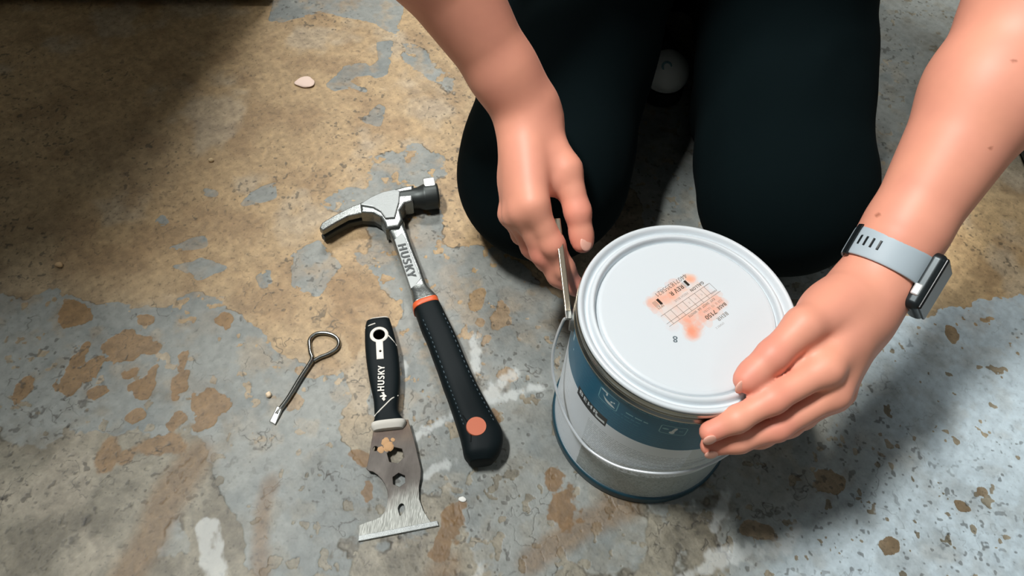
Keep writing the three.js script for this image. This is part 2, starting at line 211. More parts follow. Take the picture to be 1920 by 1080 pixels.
function floorAt(x, z) {                          // -> colour (linear) and height 0..1
  const wx = x + 0.045 * (samp(kWX, x, z) - 0.5) * sstep(-0.9, -0.5, z) + 0.010 * (fbm(x * 45 + 3, z * 45, 3) - 0.5) + 0.004 * (n2(x * 260, z * 260) - 0.5), wz = z + 0.045 * (samp(kWZ, x, z) - 0.5) * sstep(-0.9, -0.5, z) + 0.010 * (fbm(x * 45 + 90, z * 45 + 31, 3) - 0.5) + 0.004 * (n2(x * 260 + 50, z * 260 + 9) - 0.5);
  const big = samp(kBig, x, z), mid = fbm(x * 30 + 2, z * 30 + 8, 4), fine = fbm(x * 190, z * 190 + 60, 3), grain = n2(x * 900, z * 900);
  const warm = clamp(samp(mWarm, wx, wz) + (big - 0.5) * 0.5);
  // bare concrete
  let c = [0, 1, 2].map((k) => lerp(lerp(C_BARE[k], C_BARE2[k], sstep(0.35, 0.7, mid)), lerp(C_TAN[k], C_TAN2[k], sstep(0.38, 0.72, mid)), warm));
  const pale = sstep(0.53, 0.72, samp(kPale, x, z)) * 0.4; for (let k = 0; k < 3; k++) c[k] = lerp(c[k], C_PALE[k], pale);
  let h = 0.35 + 0.25 * (fine - 0.5) + 0.12 * (grain - 0.5);
  const spk = 0.3 * sstep(0.78, 0.92, n2(x * 390 + 7, z * 390)), tone = 0.70 + 0.6 * fine + 0.16 * (grain - 0.5) - spk; for (let k = 0; k < 3; k++) c[k] *= tone;  
  const pale2 = 1 + 0.4 * sstep(0.36, 0.5, x) * sstep(-0.78, -0.62, z); for (let k = 0; k < 3; k++) c[k] *= pale2;  // concrete lightened on the right to stand in for lamp light
  const drip = sstep(0.2, 0.75, samp(mDrip, x + (wx - x) * 0.3, z + (wz - z) * 0.3)) * 0.62;
  // paint coat
  let f = Math.max(samp(mPatch, x + (wx - x) * 0.3, z + (wz - z) * 0.3) * 1.2, samp(mCoat, wx, wz) + 0.62 * (fbm(x * 26 + 5, z * 26 + 71, 5) - 0.5) * (1 - 0.35 * samp(mCoat, wx, wz)));
  const spot = samp(mSpot, x + (wx - x) * 0.55, z + (wz - z) * 0.55) + 0.56 * (fbm(x * 75 + 40, z * 75 + 12, 4) - 0.5) * sstep(0.02, 0.2, samp(mSpot, x, z)); f -= 1.6 * sstep(0.42, 0.56, spot);
  f -= 0.5 * sstep(0.67, 0.73, fbm(x * 95 + 9, z * 95 + 2, 3) - 0.035 * sstep(0.3, 0.45, x));                                  // small flaked-off holes
  const edge = f - 0.5, painted = sstep(-0.015, 0.015, edge);
  const blue = sstep(0.30, 0.47, x + 0.12 * (big - 0.5) + 0.12 * sstep(-0.3, -0.15, z)) * sstep(-0.75, -0.45, z);  // bluish paint, its brightness also standing in for light on the right
  if (spot > 0.2) { const b = sstep(0.3, 0.5, spot) * 0.75 * (x < -0.2 ? 1 : 0.55); for (let k = 0; k < 3; k++) c[k] = lerp(c[k], C_BROWN[k] * tone, b); }
  const rust = sstep(0.46, 0.56, samp(mRust, x + (wx - x) * 0.6, z + (wz - z) * 0.6) + 0.6 * (fbm(x * 85 + 4, z * 85 + 52, 4) - 0.5)) * sstep(0.1, 0.3, samp(mRust, x, z));
  if (painted > 0) {
    const pt = 0.83 + 0.34 * fine + 0.06 * (grain - 0.5) - 0.4 * spk, tint = 0.42 * sstep(0.48, 0.74, fbm(x * 52 + 19, z * 52 + 63, 4)) * (1 - 0.5 * blue), q = sstep(0.4, 0.66, samp(kQ, x, z));
    for (let k = 0; k < 3; k++) { const p = lerp(lerp(C_PAINT[k], C_PAINT2[k], q), C_BLUE_LIT[k], blue) * pt; c[k] = lerp(c[k], p, painted * (0.95 - 0.25 * sstep(0.5, 0.75, mid)) * (1 - tint)); }
    h += 0.28 * painted;
  }
  // cracked rims of the flakes and contour lines of older coats
  const rim = Math.exp(-Math.pow((edge + 0.012) / 0.014, 2)) * sstep(0.4, 0.6, n2(x * 60 + 8, z * 60)) * (1 - 0.6 * blue);
  const g2 = fbm(wx * 34 + 61, wz * 34 + 13, 4), line = Math.exp(-Math.pow((g2 - 0.5) / 0.008, 2)) * sstep(0.43, 0.66, samp(kL, x, z)) * sstep(-0.62, -0.35, z) * (1 - 0.55 * blue);
  const pit = sstep(0.70, 0.78, fbm(x * 210 + 13, z * 210 + 77, 2)) * sstep(0.4, 0.62, samp(kP, x, z));
  const dk = clamp(0.62 * rim + 0.75 * line + 0.6 * pit); for (let k = 0; k < 3; k++) c[k] = lerp(c[k], C_DARK[k], dk);
  h -= 0.3 * dk;
  for (let k = 0; k < 3; k++) { c[k] = lerp(c[k], C_RUST[k] * (0.7 + 0.6 * fine), rust * 0.85); c[k] = lerp(c[k], C_BROWN[k] * 0.8 * tone, drip); }
  const w0 = samp(mWhite, x + (wx - x) * 0.2, z + (wz - z) * 0.2), w = w0 > 0.05 ? sstep(0.5, 0.85, w0 + 0.7 * (fbm(x * 150 + 8 - z * 60, z * 90 + 3 + x * 40, 3) - 0.5)) * 0.5 : 0; for (let k = 0; k < 3; k++) c[k] = lerp(c[k], C_WHITE[k], w);
  h += 0.12 * w;
  return [c[0], c[1], c[2], h];
}
const SR = new Uint8Array(4097); for (let i = 0; i <= 4096; i++) { const v = i / 4096; SR[i] = Math.round(255 * (v <= 0.0031308 ? 12.92 * v : 1.055 * Math.pow(v, 1 / 2.4) - 0.055)); }
function floorTile(x0, x1, z0, z1, W) {
  const col = new Uint8Array(W * W * 4), bw = W / 2, bump = new Uint8Array(bw * bw * 4);
  for (let j = 0, o = 0; j < W; j++) for (let i = 0; i < W; i++, o += 4) {
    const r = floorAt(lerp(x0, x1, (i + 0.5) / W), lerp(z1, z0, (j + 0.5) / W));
    for (let k = 0; k < 3; k++) col[o + k] = SR[clamp(r[k] * 4096, 0, 4096) | 0]; col[o + 3] = 255;
    if (!(i & 1) && !(j & 1)) { const b = ((j >> 1) * bw + (i >> 1)) * 4, v = clamp(r[3] * 255, 0, 255); bump[b] = bump[b + 1] = bump[b + 2] = v; bump[b + 3] = 255; }
  }
  const t = new THREE.DataTexture(col, W, W), b = new THREE.DataTexture(bump, bw, bw);
  for (const q of [t, b]) { q.magFilter = q.minFilter = THREE.LinearFilter; q.needsUpdate = true; } t.colorSpace = THREE.SRGBColorSpace;
  const m = new THREE.MeshStandardMaterial({ map: t, bumpMap: b, bumpScale: 0.0012, roughness: 0.55 }); return m;
}
const RX0 = -1.4, RX1 = 2.3, RZ0 = -2.9, RZ1 = 1.6, RH = 2.55;
{
  const W = 2048;
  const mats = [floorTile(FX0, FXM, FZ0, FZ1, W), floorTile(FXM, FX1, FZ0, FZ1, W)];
  const far = floorTile(-0.62, -0.02, -0.62, -0.08, 512); for (const t of [far.map, far.bumpMap]) t.wrapS = t.wrapT = THREE.MirroredRepeatWrapping; mats.push(far);
  const pos = [], nor = [], uv = [], idx = [], groups = [];
  const quad = (x0, x1, z0, z1, mi, u) => { const o = pos.length / 3; pos.push(x0, 0, z1, x1, 0, z1, x1, 0, z0, x0, 0, z0); for (let k = 0; k < 4; k++) nor.push(0, 1, 0); u ? uv.push(0, 0, 1, 0, 1, 1, 0, 1) : uv.push(x0 / 0.6, -z1 / 0.54, x1 / 0.6, -z1 / 0.54, x1 / 0.6, -z0 / 0.54, x0 / 0.6, -z0 / 0.54); groups.push([idx.length, 6, mi]); idx.push(o, o + 1, o + 2, o, o + 2, o + 3); };
  quad(FX0, FXM, FZ0, FZ1, 0, 1); quad(FXM, FX1, FZ0, FZ1, 1, 1);
  quad(RX0, FX0, RZ0, RZ1, 2); quad(FX1, RX1, RZ0, RZ1, 2); quad(FX0, FX1, RZ0, FZ0, 2); quad(FX0, FX1, FZ1, RZ1, 2);
  const o = pos.length / 3, g = new THREE.BufferGeometry(), under = new THREE.BoxGeometry(RX1 - RX0, 0.1, RZ1 - RZ0).translate((RX0 + RX1) / 2, -0.051, (RZ0 + RZ1) / 2), s = idx.length;
  pos.push(...under.attributes.position.array); nor.push(...under.attributes.normal.array); uv.push(...under.attributes.uv.array); for (const i of under.index.array) idx.push(o + i);
  groups.push([s, under.index.count, 2]);
  g.setAttribute('position', new THREE.Float32BufferAttribute(pos, 3)); g.setAttribute('normal', new THREE.Float32BufferAttribute(nor, 3)); g.setAttribute('uv', new THREE.Float32BufferAttribute(uv, 2)); g.setIndex(idx);
  for (const q of groups) g.addGroup(...q);
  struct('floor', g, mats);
}
// ------------------------------------------------------------------ the room
{
  const wall = std([106, 110, 110], 0.85), ceil = std([132, 136, 136], 0.9), cx = (RX0 + RX1) / 2, cz = (RZ0 + RZ1) / 2, T = 0.12;
  struct('wall_back', box(RX1 - RX0 + 2 * T, RH + 0.1, T, cx, RH / 2 - 0.05, RZ0 - T / 2), wall);
  struct('wall_front', box(RX1 - RX0 + 2 * T, RH + 0.1, T, cx, RH / 2 - 0.05, RZ1 + T / 2), wall);
  struct('wall_left', box(T, RH + 0.1, RZ1 - RZ0, RX0 - T / 2, RH / 2 - 0.05, cz), wall);
  struct('wall_right', box(T, RH + 0.1, RZ1 - RZ0, RX1 + T / 2, RH / 2 - 0.05, cz), wall);
  struct('ceiling', box(RX1 - RX0 + 2 * T, T, RZ1 - RZ0 + 2 * T, cx, RH + T / 2, cz), ceil);
  for (const L of LAMPS) {
    const t = thing('batten_light', L.label, 'light', L.at), body = std([210, 212, 212], 0.5);
    const q = new THREE.Object3D(); q.position.set(...L.at); q.up.set(...(L.along === 'x' ? [0, 0, -1] : [0, 1, 0])); 
    const dir = V(...L.aim).sub(V(...L.at)).normalize(), X = L.along === 'x' ? V(1, 0, 0) : V(0, 0, 1); X.addScaledVector(dir, -X.dot(dir)).normalize();
    const Z = dir.clone().negate(), Y = Z.clone().cross(X), M = new THREE.Matrix4().makeBasis(X, Y, Z);
    part('housing', new RoundedBoxGeometry(L.len + 0.06, L.wid + 0.02, 0.05, 2, 0.008).translate(0, 0, 0.028).applyMatrix4(M), body, t);
    const glow = new THREE.MeshStandardMaterial({ roughness: 0.5, emissive: new THREE.Color(...L.col), emissiveIntensity: 3 }); glow.color.setRGB(0.8, 0.8, 0.8);
    part('diffuser_lamp', box(L.len, L.wid, 0.006, 0, 0, 0.001).applyMatrix4(M), glow, t);
    const r = new THREE.RectAreaLight(new THREE.Color(...L.col), L.I, L.len, L.wid); r.name = 'lamp_glow'; r.applyMatrix4(M); r.position.copy(dir.multiplyScalar(0.006)); t.add(r);
    const up = RH - L.at[1];
    if (L.at[0] > -1 ) for (const s of [-1, 1]) { const p = X.clone().multiplyScalar(s * L.len * 0.38).addScaledVector(Z, 0.04); part('hanger', new THREE.CylinderGeometry(0.006, 0.006, up - p.y, 10).translate(p.x, p.y + (up - p.y) / 2, p.z), body, t); }
    else for (const s of [-1, 1]) { const p = X.clone().multiplyScalar(s * L.len * 0.38).addScaledVector(Z, 0.04), w = L.at[0] + p.x - RX0; part('hanger', box(w, 0.02, 0.02, p.x - w / 2, p.y, p.z), body, t); }
  }
}

// ------------------------------------------------------------------ shared materials
const steelTex = dataTex(256, 256, (x, y) => { const s = 150 + 60 * (n2(x * 0.03, y * 0.9) - 0.5) + 70 * (fbm(x * 0.05, y * 0.05, 3) - 0.5) + 50 * (n2(x * 0.5, y * 0.4) - 0.5); return [s, s, s]; });
steelTex.repeat.set(22, 22);
const STEEL = std([122, 126, 124], 0.46, 0.8, { roughnessMap: steelTex, bumpMap: steelTex, bumpScale: 0.00012 }), STEELDARK = std([62, 66, 65], 0.46, 0.75), STEELSHADED = std([78, 82, 82], 0.6, 0.2), STEELBRIGHT = std([150, 154, 153], 0.5, 0.6, { bumpMap: steelTex, bumpScale: 0.0003 }), CHROME = std([150, 150, 146], 0.2, 1), WIRE = std([214, 220, 224], 0.3, 0.35);
const rubber = (r, g, b) => { const m = new THREE.MeshPhysicalMaterial({ roughness: 0.62, specularIntensity: 0.35 }); m.color.setRGB(...lin(r, g, b)); return m; }, RUBBER = rubber(9, 19, 22), RUBBER2 = rubber(6, 12, 14), ORANGE = std([214, 92, 48], 0.45), IVORY = std([216, 212, 202], 0.5);

// ------------------------------------------------------------------ paint can
const CX = 0.1324, CZ = -0.3092;
{
  const can = thing('paint_can', 'white, teal and grey paint can standing on the concrete between the two hands', 'paint can', [CX, 0, CZ]);
  const lathe = (p, n = 160) => new THREE.LatheGeometry(p.map(([r, y]) => new THREE.Vector2(r / 1000, y / 1000)), n);
  const whiteGloss = std([214, 221, 225], 0.32), silver = std([176, 180, 178], 0.2, 1);
  part('can_body', lathe([[0, 1.5], [79, 1.5], [80.8, 3], [80.8, 172], [79.6, 174], [79.6, 178]]), std([186, 194, 196], 0.45, 0.3), can);
  // bottom rim
  part('bottom_rim', lathe([[78, 0.2], [82.6, 0.2], [83.6, 1.6], [83.6, 9.6], [82.8, 11], [81.4, 11.4], [80.6, 11.4]]), std([22, 62, 76], 0.4), can);
  // top metal ring with its lower bead
  part('metal_ring', lathe([[80.9, 173], [82.6, 173.2], [83.6, 174.2], [83.7, 175.2], [83, 176.4], [81.8, 177.2], [81.6, 178.4], [82.2, 180], [83.2, 182.4], [83.6, 185], [83.4, 187.4], [82.8, 188.6], [81.2, 189]]), silver, can, 'shiny metal ring below the lid');
  // lid: white rim, groove, bead, sunken flat top
  const lid = part('lid', lathe([[82.6, 187.6], [82.75, 189.2], [82.2, 190.6], [81, 191.2], [79.6, 190.8], [78.4, 189.6], [77.6, 187.6], [76.6, 185.6], [75.2, 185.0], [74.4, 186.2], [73.8, 188.6], [72.8, 190.2], [71.2, 190.6], [70.2, 190], [69.6, 188.4], [69.2, 185.4], [68.6, 184], [67.8, 184], [67.2, 186.4], [66, 187.2], [64, 187.4]], 200), whiteGloss, can);
  // printed flat top
  const c = document.createElement('canvas'); c.width = c.height = 2048; const x = c.getContext('2d'), S = 2048 / 0.1284;
  x.fillStyle = 'rgb(214,221,225)'; x.fillRect(0, 0, 2048, 2048);
  x.translate(1024, 1024); x.transform(-0.744, 0.668, -0.668, -0.744, 0, 0); x.scale(S / 1000, S / 1000);   // page axes in millimetres
  const pink = (a, b, w, h, al) => { for (let i = 0; i < 70; i++) { x.fillStyle = 'rgba(238,150,118,' + al * (0.3 + 0.6 * rnd()) * 0.13 + ')'; const px = a + rnd() * w, py = b + rnd() * h, s = 2 + 5 * rnd(); x.beginPath(); x.ellipse(px, py, s, s * 0.6, rnd() * 3, 0, 7); x.fill(); } };
  pink(-31, -14, 40, 12, 1.3); pink(-30, -6, 48, 18, 0.5); pink(-16, 16, 34, 9, 1.2); pink(5, -17, 7, 5, 0.5); pink(-27, 19, 5, 4, 0.3);
  x.fillStyle = 'rgba(240,170,140,0.28)'; x.fillRect(-31, -13, 36, 12); x.fillStyle = 'rgba(240,190,165,0.30)'; x.fillRect(-28, -2, 44, 18); x.fillStyle = 'rgba(240,180,150,0.30)'; x.fillRect(-16, 15, 32, 11);
  x.textBaseline = 'middle'; const ink = 'rgba(70,60,50,0.85)', ink2 = 'rgba(90,80,70,0.6)';
  const T = (s, a, b, sz, col = ink, bold = '') => { x.fillStyle = col; x.font = bold + ' ' + sz + 'px sans-serif'; x.fillText(s, a, b); };
  T('CFSPEC C', -17, -22.4, 2.1, ink2); T('BEHR', -26, -17.6, 4.4, ink2, 'bold'); T('BASE', -31, -11.6, 3.8, ink, 'bold'); T('7150', -19.5, -11.8, 5, ink, 'bold');
  T('128  0  10  ULTRA', -31, -6.4, 2.6, ink2); T('EXT  SHOT  64  WHITE', -27, -3.4, 2.8, ink2, 'bold');
  x.strokeStyle = 'rgba(80,70,60,0.7)'; x.lineWidth = 0.32; const L = (a, b, d, e) => { x.beginPath(); x.moveTo(a, b); x.lineTo(d, e); x.stroke(); };
  L(-36, -0.6, 19, -0.6); L(-33, 2.2, 19, 2.2); L(-33, 9.6, 18, 9.6); for (let i = 0; i < 7; i++) L(-24 + i * 6.4, -0.6, -24 + i * 6.4, 9.6);
  x.strokeRect(-34, 1.5, 6, 8);
  T('C', -22, 6, 2.4, ink2); T('Y', -15.4, 6, 2.4, ink2); T('2', -9, 6, 2.4, ink2);
  T('GALLON', -31, 13.2, 3.6, ink, 'bold'); T('FRESH BLUE', -14, 13.4, 2.6, ink2); T('IP21', 9, 15.4, 3, ink2, 'bold');
  x.fillStyle = 'rgba(30,24,20,0.92)'; x.fillRect(-20.6, 17.2, 2.2, 5.4); x.fillRect(8.6, 17.0, 2.2, 5.6);
  T('REV R', -15.6, 19.4, 5.2, ink, 'bold'); x.fillStyle = ink2; for (let i = 0; i < 4; i++) x.fillRect(12 + i * 0.9, 17, 0.4, 5.4); for (let i = 0; i < 3; i++) x.fillRect(-18 + i * 0.8, 17, 0.3, 5.4);
  T('440718355821', -24.6, 25.2, 5, ink, '');
  x.save(); x.translate(23, -10.9); x.rotate(0.72); T('8', -2, 0, 7.4, 'rgba(96,110,116,0.95)', 'bold'); x.restore();
  const tex = new THREE.CanvasTexture(c); tex.colorSpace = THREE.SRGBColorSpace; tex.magFilter = THREE.LinearFilter;
  const top = new THREE.CircleGeometry(0.0642, 96).rotateX(-Math.PI / 2).translate(0, 0.18742, 0);
  part('printed_top', top, new THREE.MeshStandardMaterial({ map: tex, roughness: 0.35 }), lid, 'flat white centre of the lid with a printed tinting label');
  // chips in the white lacquer of the rim
  for (const [ph, w] of [[158, 2.6], [147, 1.6], [136, 2.4], [171, 1.2], [206, 9]]) { const a = ph * Math.PI / 180; part('rim_chip', new THREE.TorusGeometry(0.0822, 0.0007, 6, 8, w / 82 * 1.6).rotateX(-Math.PI / 2).rotateY(a - Math.PI / 2).translate(0, 0.1896, 0), STEELDARK, lid); }
  // label
  const l = document.createElement('canvas'); l.width = 2048; l.height = 648; const y = l.getContext('2d'), px = (p) => (p + 180) / 360 * 2048, py = (h) => (173.6 - h) * 4;   // h in mm
  y.fillStyle = 'rgb(232,241,248)'; y.fillRect(0, 0, 2048, 648);
  y.fillStyle = 'rgb(216,224,226)'; y.fillRect(px(12), 0, px(70) - px(12), 648);
  y.fillStyle = 'rgb(4,100,132)'; y.fillRect(0, 0, 2048, py(120.5));
  for (let i = 0; i < 1500; i++) { const p = -47.5 + rnd() * 62, h = 14 + rnd() * 48; y.fillStyle = rnd() < 0.5 ? 'rgba(120,130,128,0.35)' : 'rgba(190,198,196,0.30)'; y.beginPath(); y.ellipse(px(p), py(h), 2 + rnd() * 6, 1 + rnd() * 4, rnd() * 3, 0, 7); y.fill(); }
  y.fillStyle = 'rgba(158,168,166,0.8)'; y.beginPath(); y.moveTo(px(-47.5), py(56)); y.lineTo(px(-30), py(52)); y.lineTo(px(14), py(62)); y.lineTo(px(60), py(62)); y.lineTo(px(60), py(12)); y.lineTo(px(-47.5), py(12)); y.fill();
  for (let i = 0; i < 2600; i++) { const p = -47 + rnd() * 75, h = 13 + rnd() * 41; y.fillStyle = rnd() < 0.5 ? 'rgba(104,114,112,0.35)' : 'rgba(205,212,210,0.35)'; y.fillRect(px(p), py(h), 2 + rnd() * 5, 1 + rnd() * 4); }
  const lines = (p0, p1, h0, h1, n, col, sz) => { for (let i = 0; i < n; i++) { const hh = lerp(h0, h1, n > 1 ? i / (n - 1) : 0); let a = px(p0), e = px(p1) - rnd() * 40; while (a < e) { const w = 4 + rnd() * 22; y.fillStyle = col; y.fillRect(a, py(hh), Math.min(w, e - a), sz); for (let k = 0; k < w / 5; k++) y.clearRect; a += w + 3 + rnd() * 3; } } };   // print too small to read
  lines(-49, 16, 104, 62, 15, 'rgba(70,84,90,0.55)', 2.2); lines(-49, -30, 62, 61, 1, 'rgba(40,50,55,0.8)', 4); lines(-20, 30, 98, 70, 5, 'rgba(70,84,90,0.4)', 2.4); lines(-49, 10, 58, 52, 3, 'rgba(70,84,90,0.3)', 2);
  lines(-92, -64, 60, 30, 5, 'rgba(120,140,150,0.4)', 2); lines(-88, -66, 108, 86, 4, 'rgba(120,140,150,0.35)', 2);
  lines(-75, 40, 168.5, 168.5, 1, 'rgba(140,190,200,0.55)', 3); lines(-66, -50, 160, 128, 7, 'rgba(130,180,192,0.28)', 2.4); lines(-48, 24, 141, 126, 5, 'rgba(130,180,192,0.2)', 3); lines(-30, -12, 156, 154, 1, 'rgba(180,215,222,0.75)', 6); lines(-32, -16, 150, 149, 1, 'rgba(150,196,205,0.6)', 3); lines(-48, -20, 145, 144, 1, 'rgba(130,180,192,0.5)', 2.5);
  y.strokeStyle = 'rgba(150,196,206,0.85)'; y.lineWidth = 3;
  const rr = (p0, p1, h0, h1) => { y.beginPath(); y.roundRect(px(p0), py(h0), px(p1) - px(p0), py(h1) - py(h0), 8); y.stroke(); };
  rr(-47.5, -35, 163, 147); rr(-11, 2.3, 161, 148.4);
  y.fillStyle = 'rgb(214,226,230)';
  y.beginPath(); y.moveTo(px(-46), py(158)); y.quadraticCurveTo(px(-44), py(153), px(-40), py(152.6)); y.quadraticCurveTo(px(-37), py(152), px(-36), py(149.5)); y.quadraticCurveTo(px(-41), py(148), px(-43), py(151)); y.closePath(); y.fill();   // washing hand
  y.fillRect(px(-46.8), py(162.4), 22, 6); y.fillRect(px(-43.4), py(162.4), 6, 18); y.beginPath(); y.ellipse(px(-39), py(155), 4, 6, 0.5, 0, 7); y.fill(); y.beginPath(); y.ellipse(px(-37.5), py(156.4), 3, 4, 0, 0, 7); y.fill();
  y.save(); y.translate(px(-4), py(154.6)); y.rotate(0.25); y.beginPath(); y.roundRect(-5, -20, 10, 30, 5); y.fill(); y.beginPath(); y.arc(0, 14, 8.5, 0, 7); y.fill(); y.restore();   // thermometer
  y.fillStyle = 'rgba(150,196,206,0.8)'; y.beginPath(); y.ellipse(px(-8.4), py(155.6), 10, 5, 0, 0, 7); y.fill(); y.fillRect(px(-1.4), py(155.2), 12, 3);
  y.fillStyle = 'rgb(18,24,28)'; y.fillRect(px(-62.6), py(127), px(-37.6) - px(-62.6), py(114) - py(127)); y.fillStyle = 'rgb(222,230,234)'; y.font = 'bold 33px sans-serif'; y.textBaseline = 'middle'; y.textAlign = 'left'; y.save(); y.translate(px(-61.4), py(122.3)); y.scale(1.18, 1); y.fillText('BEHR', 0, 0); y.restore();
  y.beginPath(); y.moveTo(px(-46), py(119)); y.lineTo(px(-39), py(120.4)); y.lineTo(px(-38.4), py(117)); y.lineTo(px(-45), py(116.4)); y.fill();
  y.fillStyle = 'rgba(210,226,232,0.9)'; y.fillRect(px(-83), py(160), 9, 34); y.fillRect(px(-79), py(147), 6, 8);
  const lt = new THREE.CanvasTexture(l); lt.colorSpace = THREE.SRGBColorSpace; lt.magFilter = THREE.LinearFilter;
  const lg = new THREE.CylinderGeometry(0.0814, 0.0814, 0.162, 160, 1, true, -Math.PI, 2 * Math.PI).translate(0, 0.0926, 0);
  part('label', lg, new THREE.MeshStandardMaterial({ map: lt, roughness: 0.34 }), can, 'printed paper label, teal above and white and grey below');
  // ears and wire bail hanging down the front
  const P = (ph, r, h) => { const a = ph * Math.PI / 180; return V(Math.sin(a) * r / 1000, h / 1000, Math.cos(a) * r / 1000); };
  for (const ph of [-92, 88]) { const a = ph * Math.PI / 180; part('ear', new THREE.CylinderGeometry(0.0085, 0.0095, 0.004, 28).rotateX(Math.PI / 2).translate(0, 0.1585, 0.0828).rotateY(a), STEEL, can); }
  part('bail', tube([P(-92, 85, 160), P(-92.5, 88.5, 158), P(-92, 90.5, 150), P(-89, 93, 136), P(-85, 94.5, 121), P(-79, 94, 107), P(-72, 92, 96), P(-64, 90, 84), P(-54, 88, 75.5), P(-42, 86.5, 69), P(-24.5, 85.5, 71), P(-10, 85, 76.5), P(3.7, 85, 80.7), P(15, 85.2, 84), P(24, 85.4, 87.5), P(33, 86, 91), P(48, 88, 100), P(62, 90, 116), P(76, 90.5, 136), P(86, 89.5, 152), P(88, 88, 158), P(88, 85, 160)], 0.00125, 220, 10), WIRE, can, 'thin bright wire handle hanging round the front');
}

// ------------------------------------------------------------------ claw hammer
{
  const t = thing('claw_hammer', 'steel claw hammer with black rubber grip and orange dot, lying beside the paint can', 'hammer', [-0.06, 0, -0.4]);
  const head = part('hammer_head', slab(mm([[-113.6, -120.2], [-103, -129], [-91.6, -138.5], [-79.3, -144.5], [-68, -150.5], [-60, -153], [-57, -129], [-65, -125], [-68.5, -115], [-64, -103], [-66, -93], [-80, -88], [-83, -96], [-88.5, -103], [-97.1, -107.6], [-110, -107.2]]), 0.003, 0.0255, 0.0025, [], false, 3), STEEL, t);
  const prong = mm([[-145.5, -78.6], [-149.6, -82], [-148.5, -89], [-139, -99.4], [-129.3, -108.5], [-120.5, -116], [-109, -123.5], [-95, -125], [-88, -110], [-88.5, -103], [-97.1, -107.4], [-110, -107.2], [-123, -101.4], [-133.5, -91.2]]);
  part('claw', slab(prong, 0.0152, 0.0236, 0.0012), STEEL, t, 'upper prong of the claw'); part('claw', slab(prong, 0.0035, 0.0112, 0.0012), STEELDARK, t, 'lower prong of the claw');
  part('side_plate', slab(mm([[-112.3, -116.6], [-103, -127.6], [-91.6, -136.4], [-79.3, -141.6], [-74.6, -141.4], [-72.6, -138.3], [-71.2, -124.7], [-72.4, -102.8], [-82.3, -100.6], [-89.1, -109.4], [-97.8, -114.2], [-110.7, -115.4]]), 0.0235, 0.0278, 0.0011), STEELBRIGHT, t, 'raised scratched plate on the side of the head');
  const prof = [[0, -22], [11, -22], [11.2, -8], [11.5, 8], [12.2, 14], [14.2, 19], [14.8, 21], [14.8, 33], [14.2, 35], [13, 36], [0, 36.2]].map(([r, s]) => new THREE.Vector2(r / 1000, s / 1000));
  const axis = V(0.962, 0, -0.275).normalize(), q = new THREE.Quaternion().setFromUnitVectors(V(0, 1, 0), axis);
  part('poll', new THREE.LatheGeometry(prof, 48).applyQuaternion(q).translate(-0.0665, 0.0150, -0.1395), STEELDARK, t, 'dark round striking end');
  part('nail_holder', new RoundedBoxGeometry(0.0125, 0.006, 0.0135, 3, 0.0018).rotateY(0.28).translate(-0.0425, 0.0265, -0.1555), std([236, 238, 238], 0.25, 0.1), t, 'small nail holder on the striking end, highlights painted in white');  // white colour carries the highlights of the nail groove
  const sh = [[[-84, -100], [-62.5, -103], 14, 10], [[-81, -94], [-62, -99.5], 13.6, 8.6], [[-74.2, -83.5], [-56.4, -88.8], 13.4, 7.8], [[-64.9, -65.4], [-48, -70], 13.2, 7.4], [[-53.5, -42], [-37, -48], 13.2, 7.4], [[-44.5, -22.2], [-27.6, -27], 13.4, 7.8], [[-40, -10], [-18.5, -17], 13.8, 9.6], [[-37.2, 1.6], [-13.8, -11.5], 14, 11]].map(([a, b, y, h]) => ({ L: [a[0] / 1000, a[1] / 1000], R: [b[0] / 1000, b[1] / 1000], y: y / 1000, h: h / 1000, e: 0.45 }));
  part('shaft', loft(sh, 36, 3), STEEL, t);
  const panel = part('panel', slab(mm([[-69.2, -77.5], [-62.6, -87.5], [-58.6, -82.5], [-33.6, -31.2], [-38.6, -21], [-42.2, -17.2]]), 0.0195, 0.0214, 0.0006), STEELBRIGHT, t, 'long raised name panel on the shaft');
  part('lettering', flatText('HUSKY', 0.0088, 0.0009, -0.0515, 0.0212, -0.0515, Math.atan2(47.9, 20.8), 1.18), STEELSHADED, panel, 'embossed word, relief shade painted dark');  // dark colour stands in for the shading of the raised letters
  const gs = [[[-36.2, 5.5], [-12.2, -8], 14.2, 11.8], [[-33, 10], [-9.6, -3.6], 14.4, 12.4], [[-26.1, 25.2], [-0.4, 12.4], 14.6, 13.2], [[-18, 40], [8, 27.2], 14.8, 13.6], [[-10.8, 54.9], [16, 43], 14.8, 13.8], [[-3, 71], [24.5, 60], 14.8, 13.8], [[4.6, 87.8], [33, 76], 15, 14], [[11, 101], [41, 90], 15.4, 14.4], [[16.7, 113.7], [49.5, 103.5], 15.8, 14.9], [[22, 126], [57.6, 116.5], 16.2, 15.4], [[26.4, 136.6], [63.6, 126.6], 16.2, 15.5], [[29.4, 145.5], [65, 137], 15.8, 15], [[32, 153], [62.6, 147], 15.2, 14], [[38, 158.6], [57.5, 155], 14.6, 9]].map(([a, b, y, h]) => ({ L: [a[0] / 1000, a[1] / 1000], R: [b[0] / 1000, b[1] / 1000], y: y / 1000, h: h / 1000, e: 0.72 }));
  const grip = part('grip', loft(gs, 44, 4), RUBBER, t, 'black rubber grip');
  const cs = [[[-38, 0.6], [-14, -12.4], 14, 11.6], [[-37.6, 2.4], [-13.4, -10.8], 14.1, 12.4], [[-36.4, 6], [-12, -7.4], 14.2, 12.5], [[-35.6, 7], [-11.4, -6.4], 14.2, 11.6]].map(([a, b, y, h]) => ({ L: [a[0] / 1000, a[1] / 1000], R: [b[0] / 1000, b[1] / 1000], y: y / 1000, h: h / 1000, e: 0.6 }));
  part('collar', loft(cs, 40, 2), ORANGE, t, 'orange ring at the top of the grip');
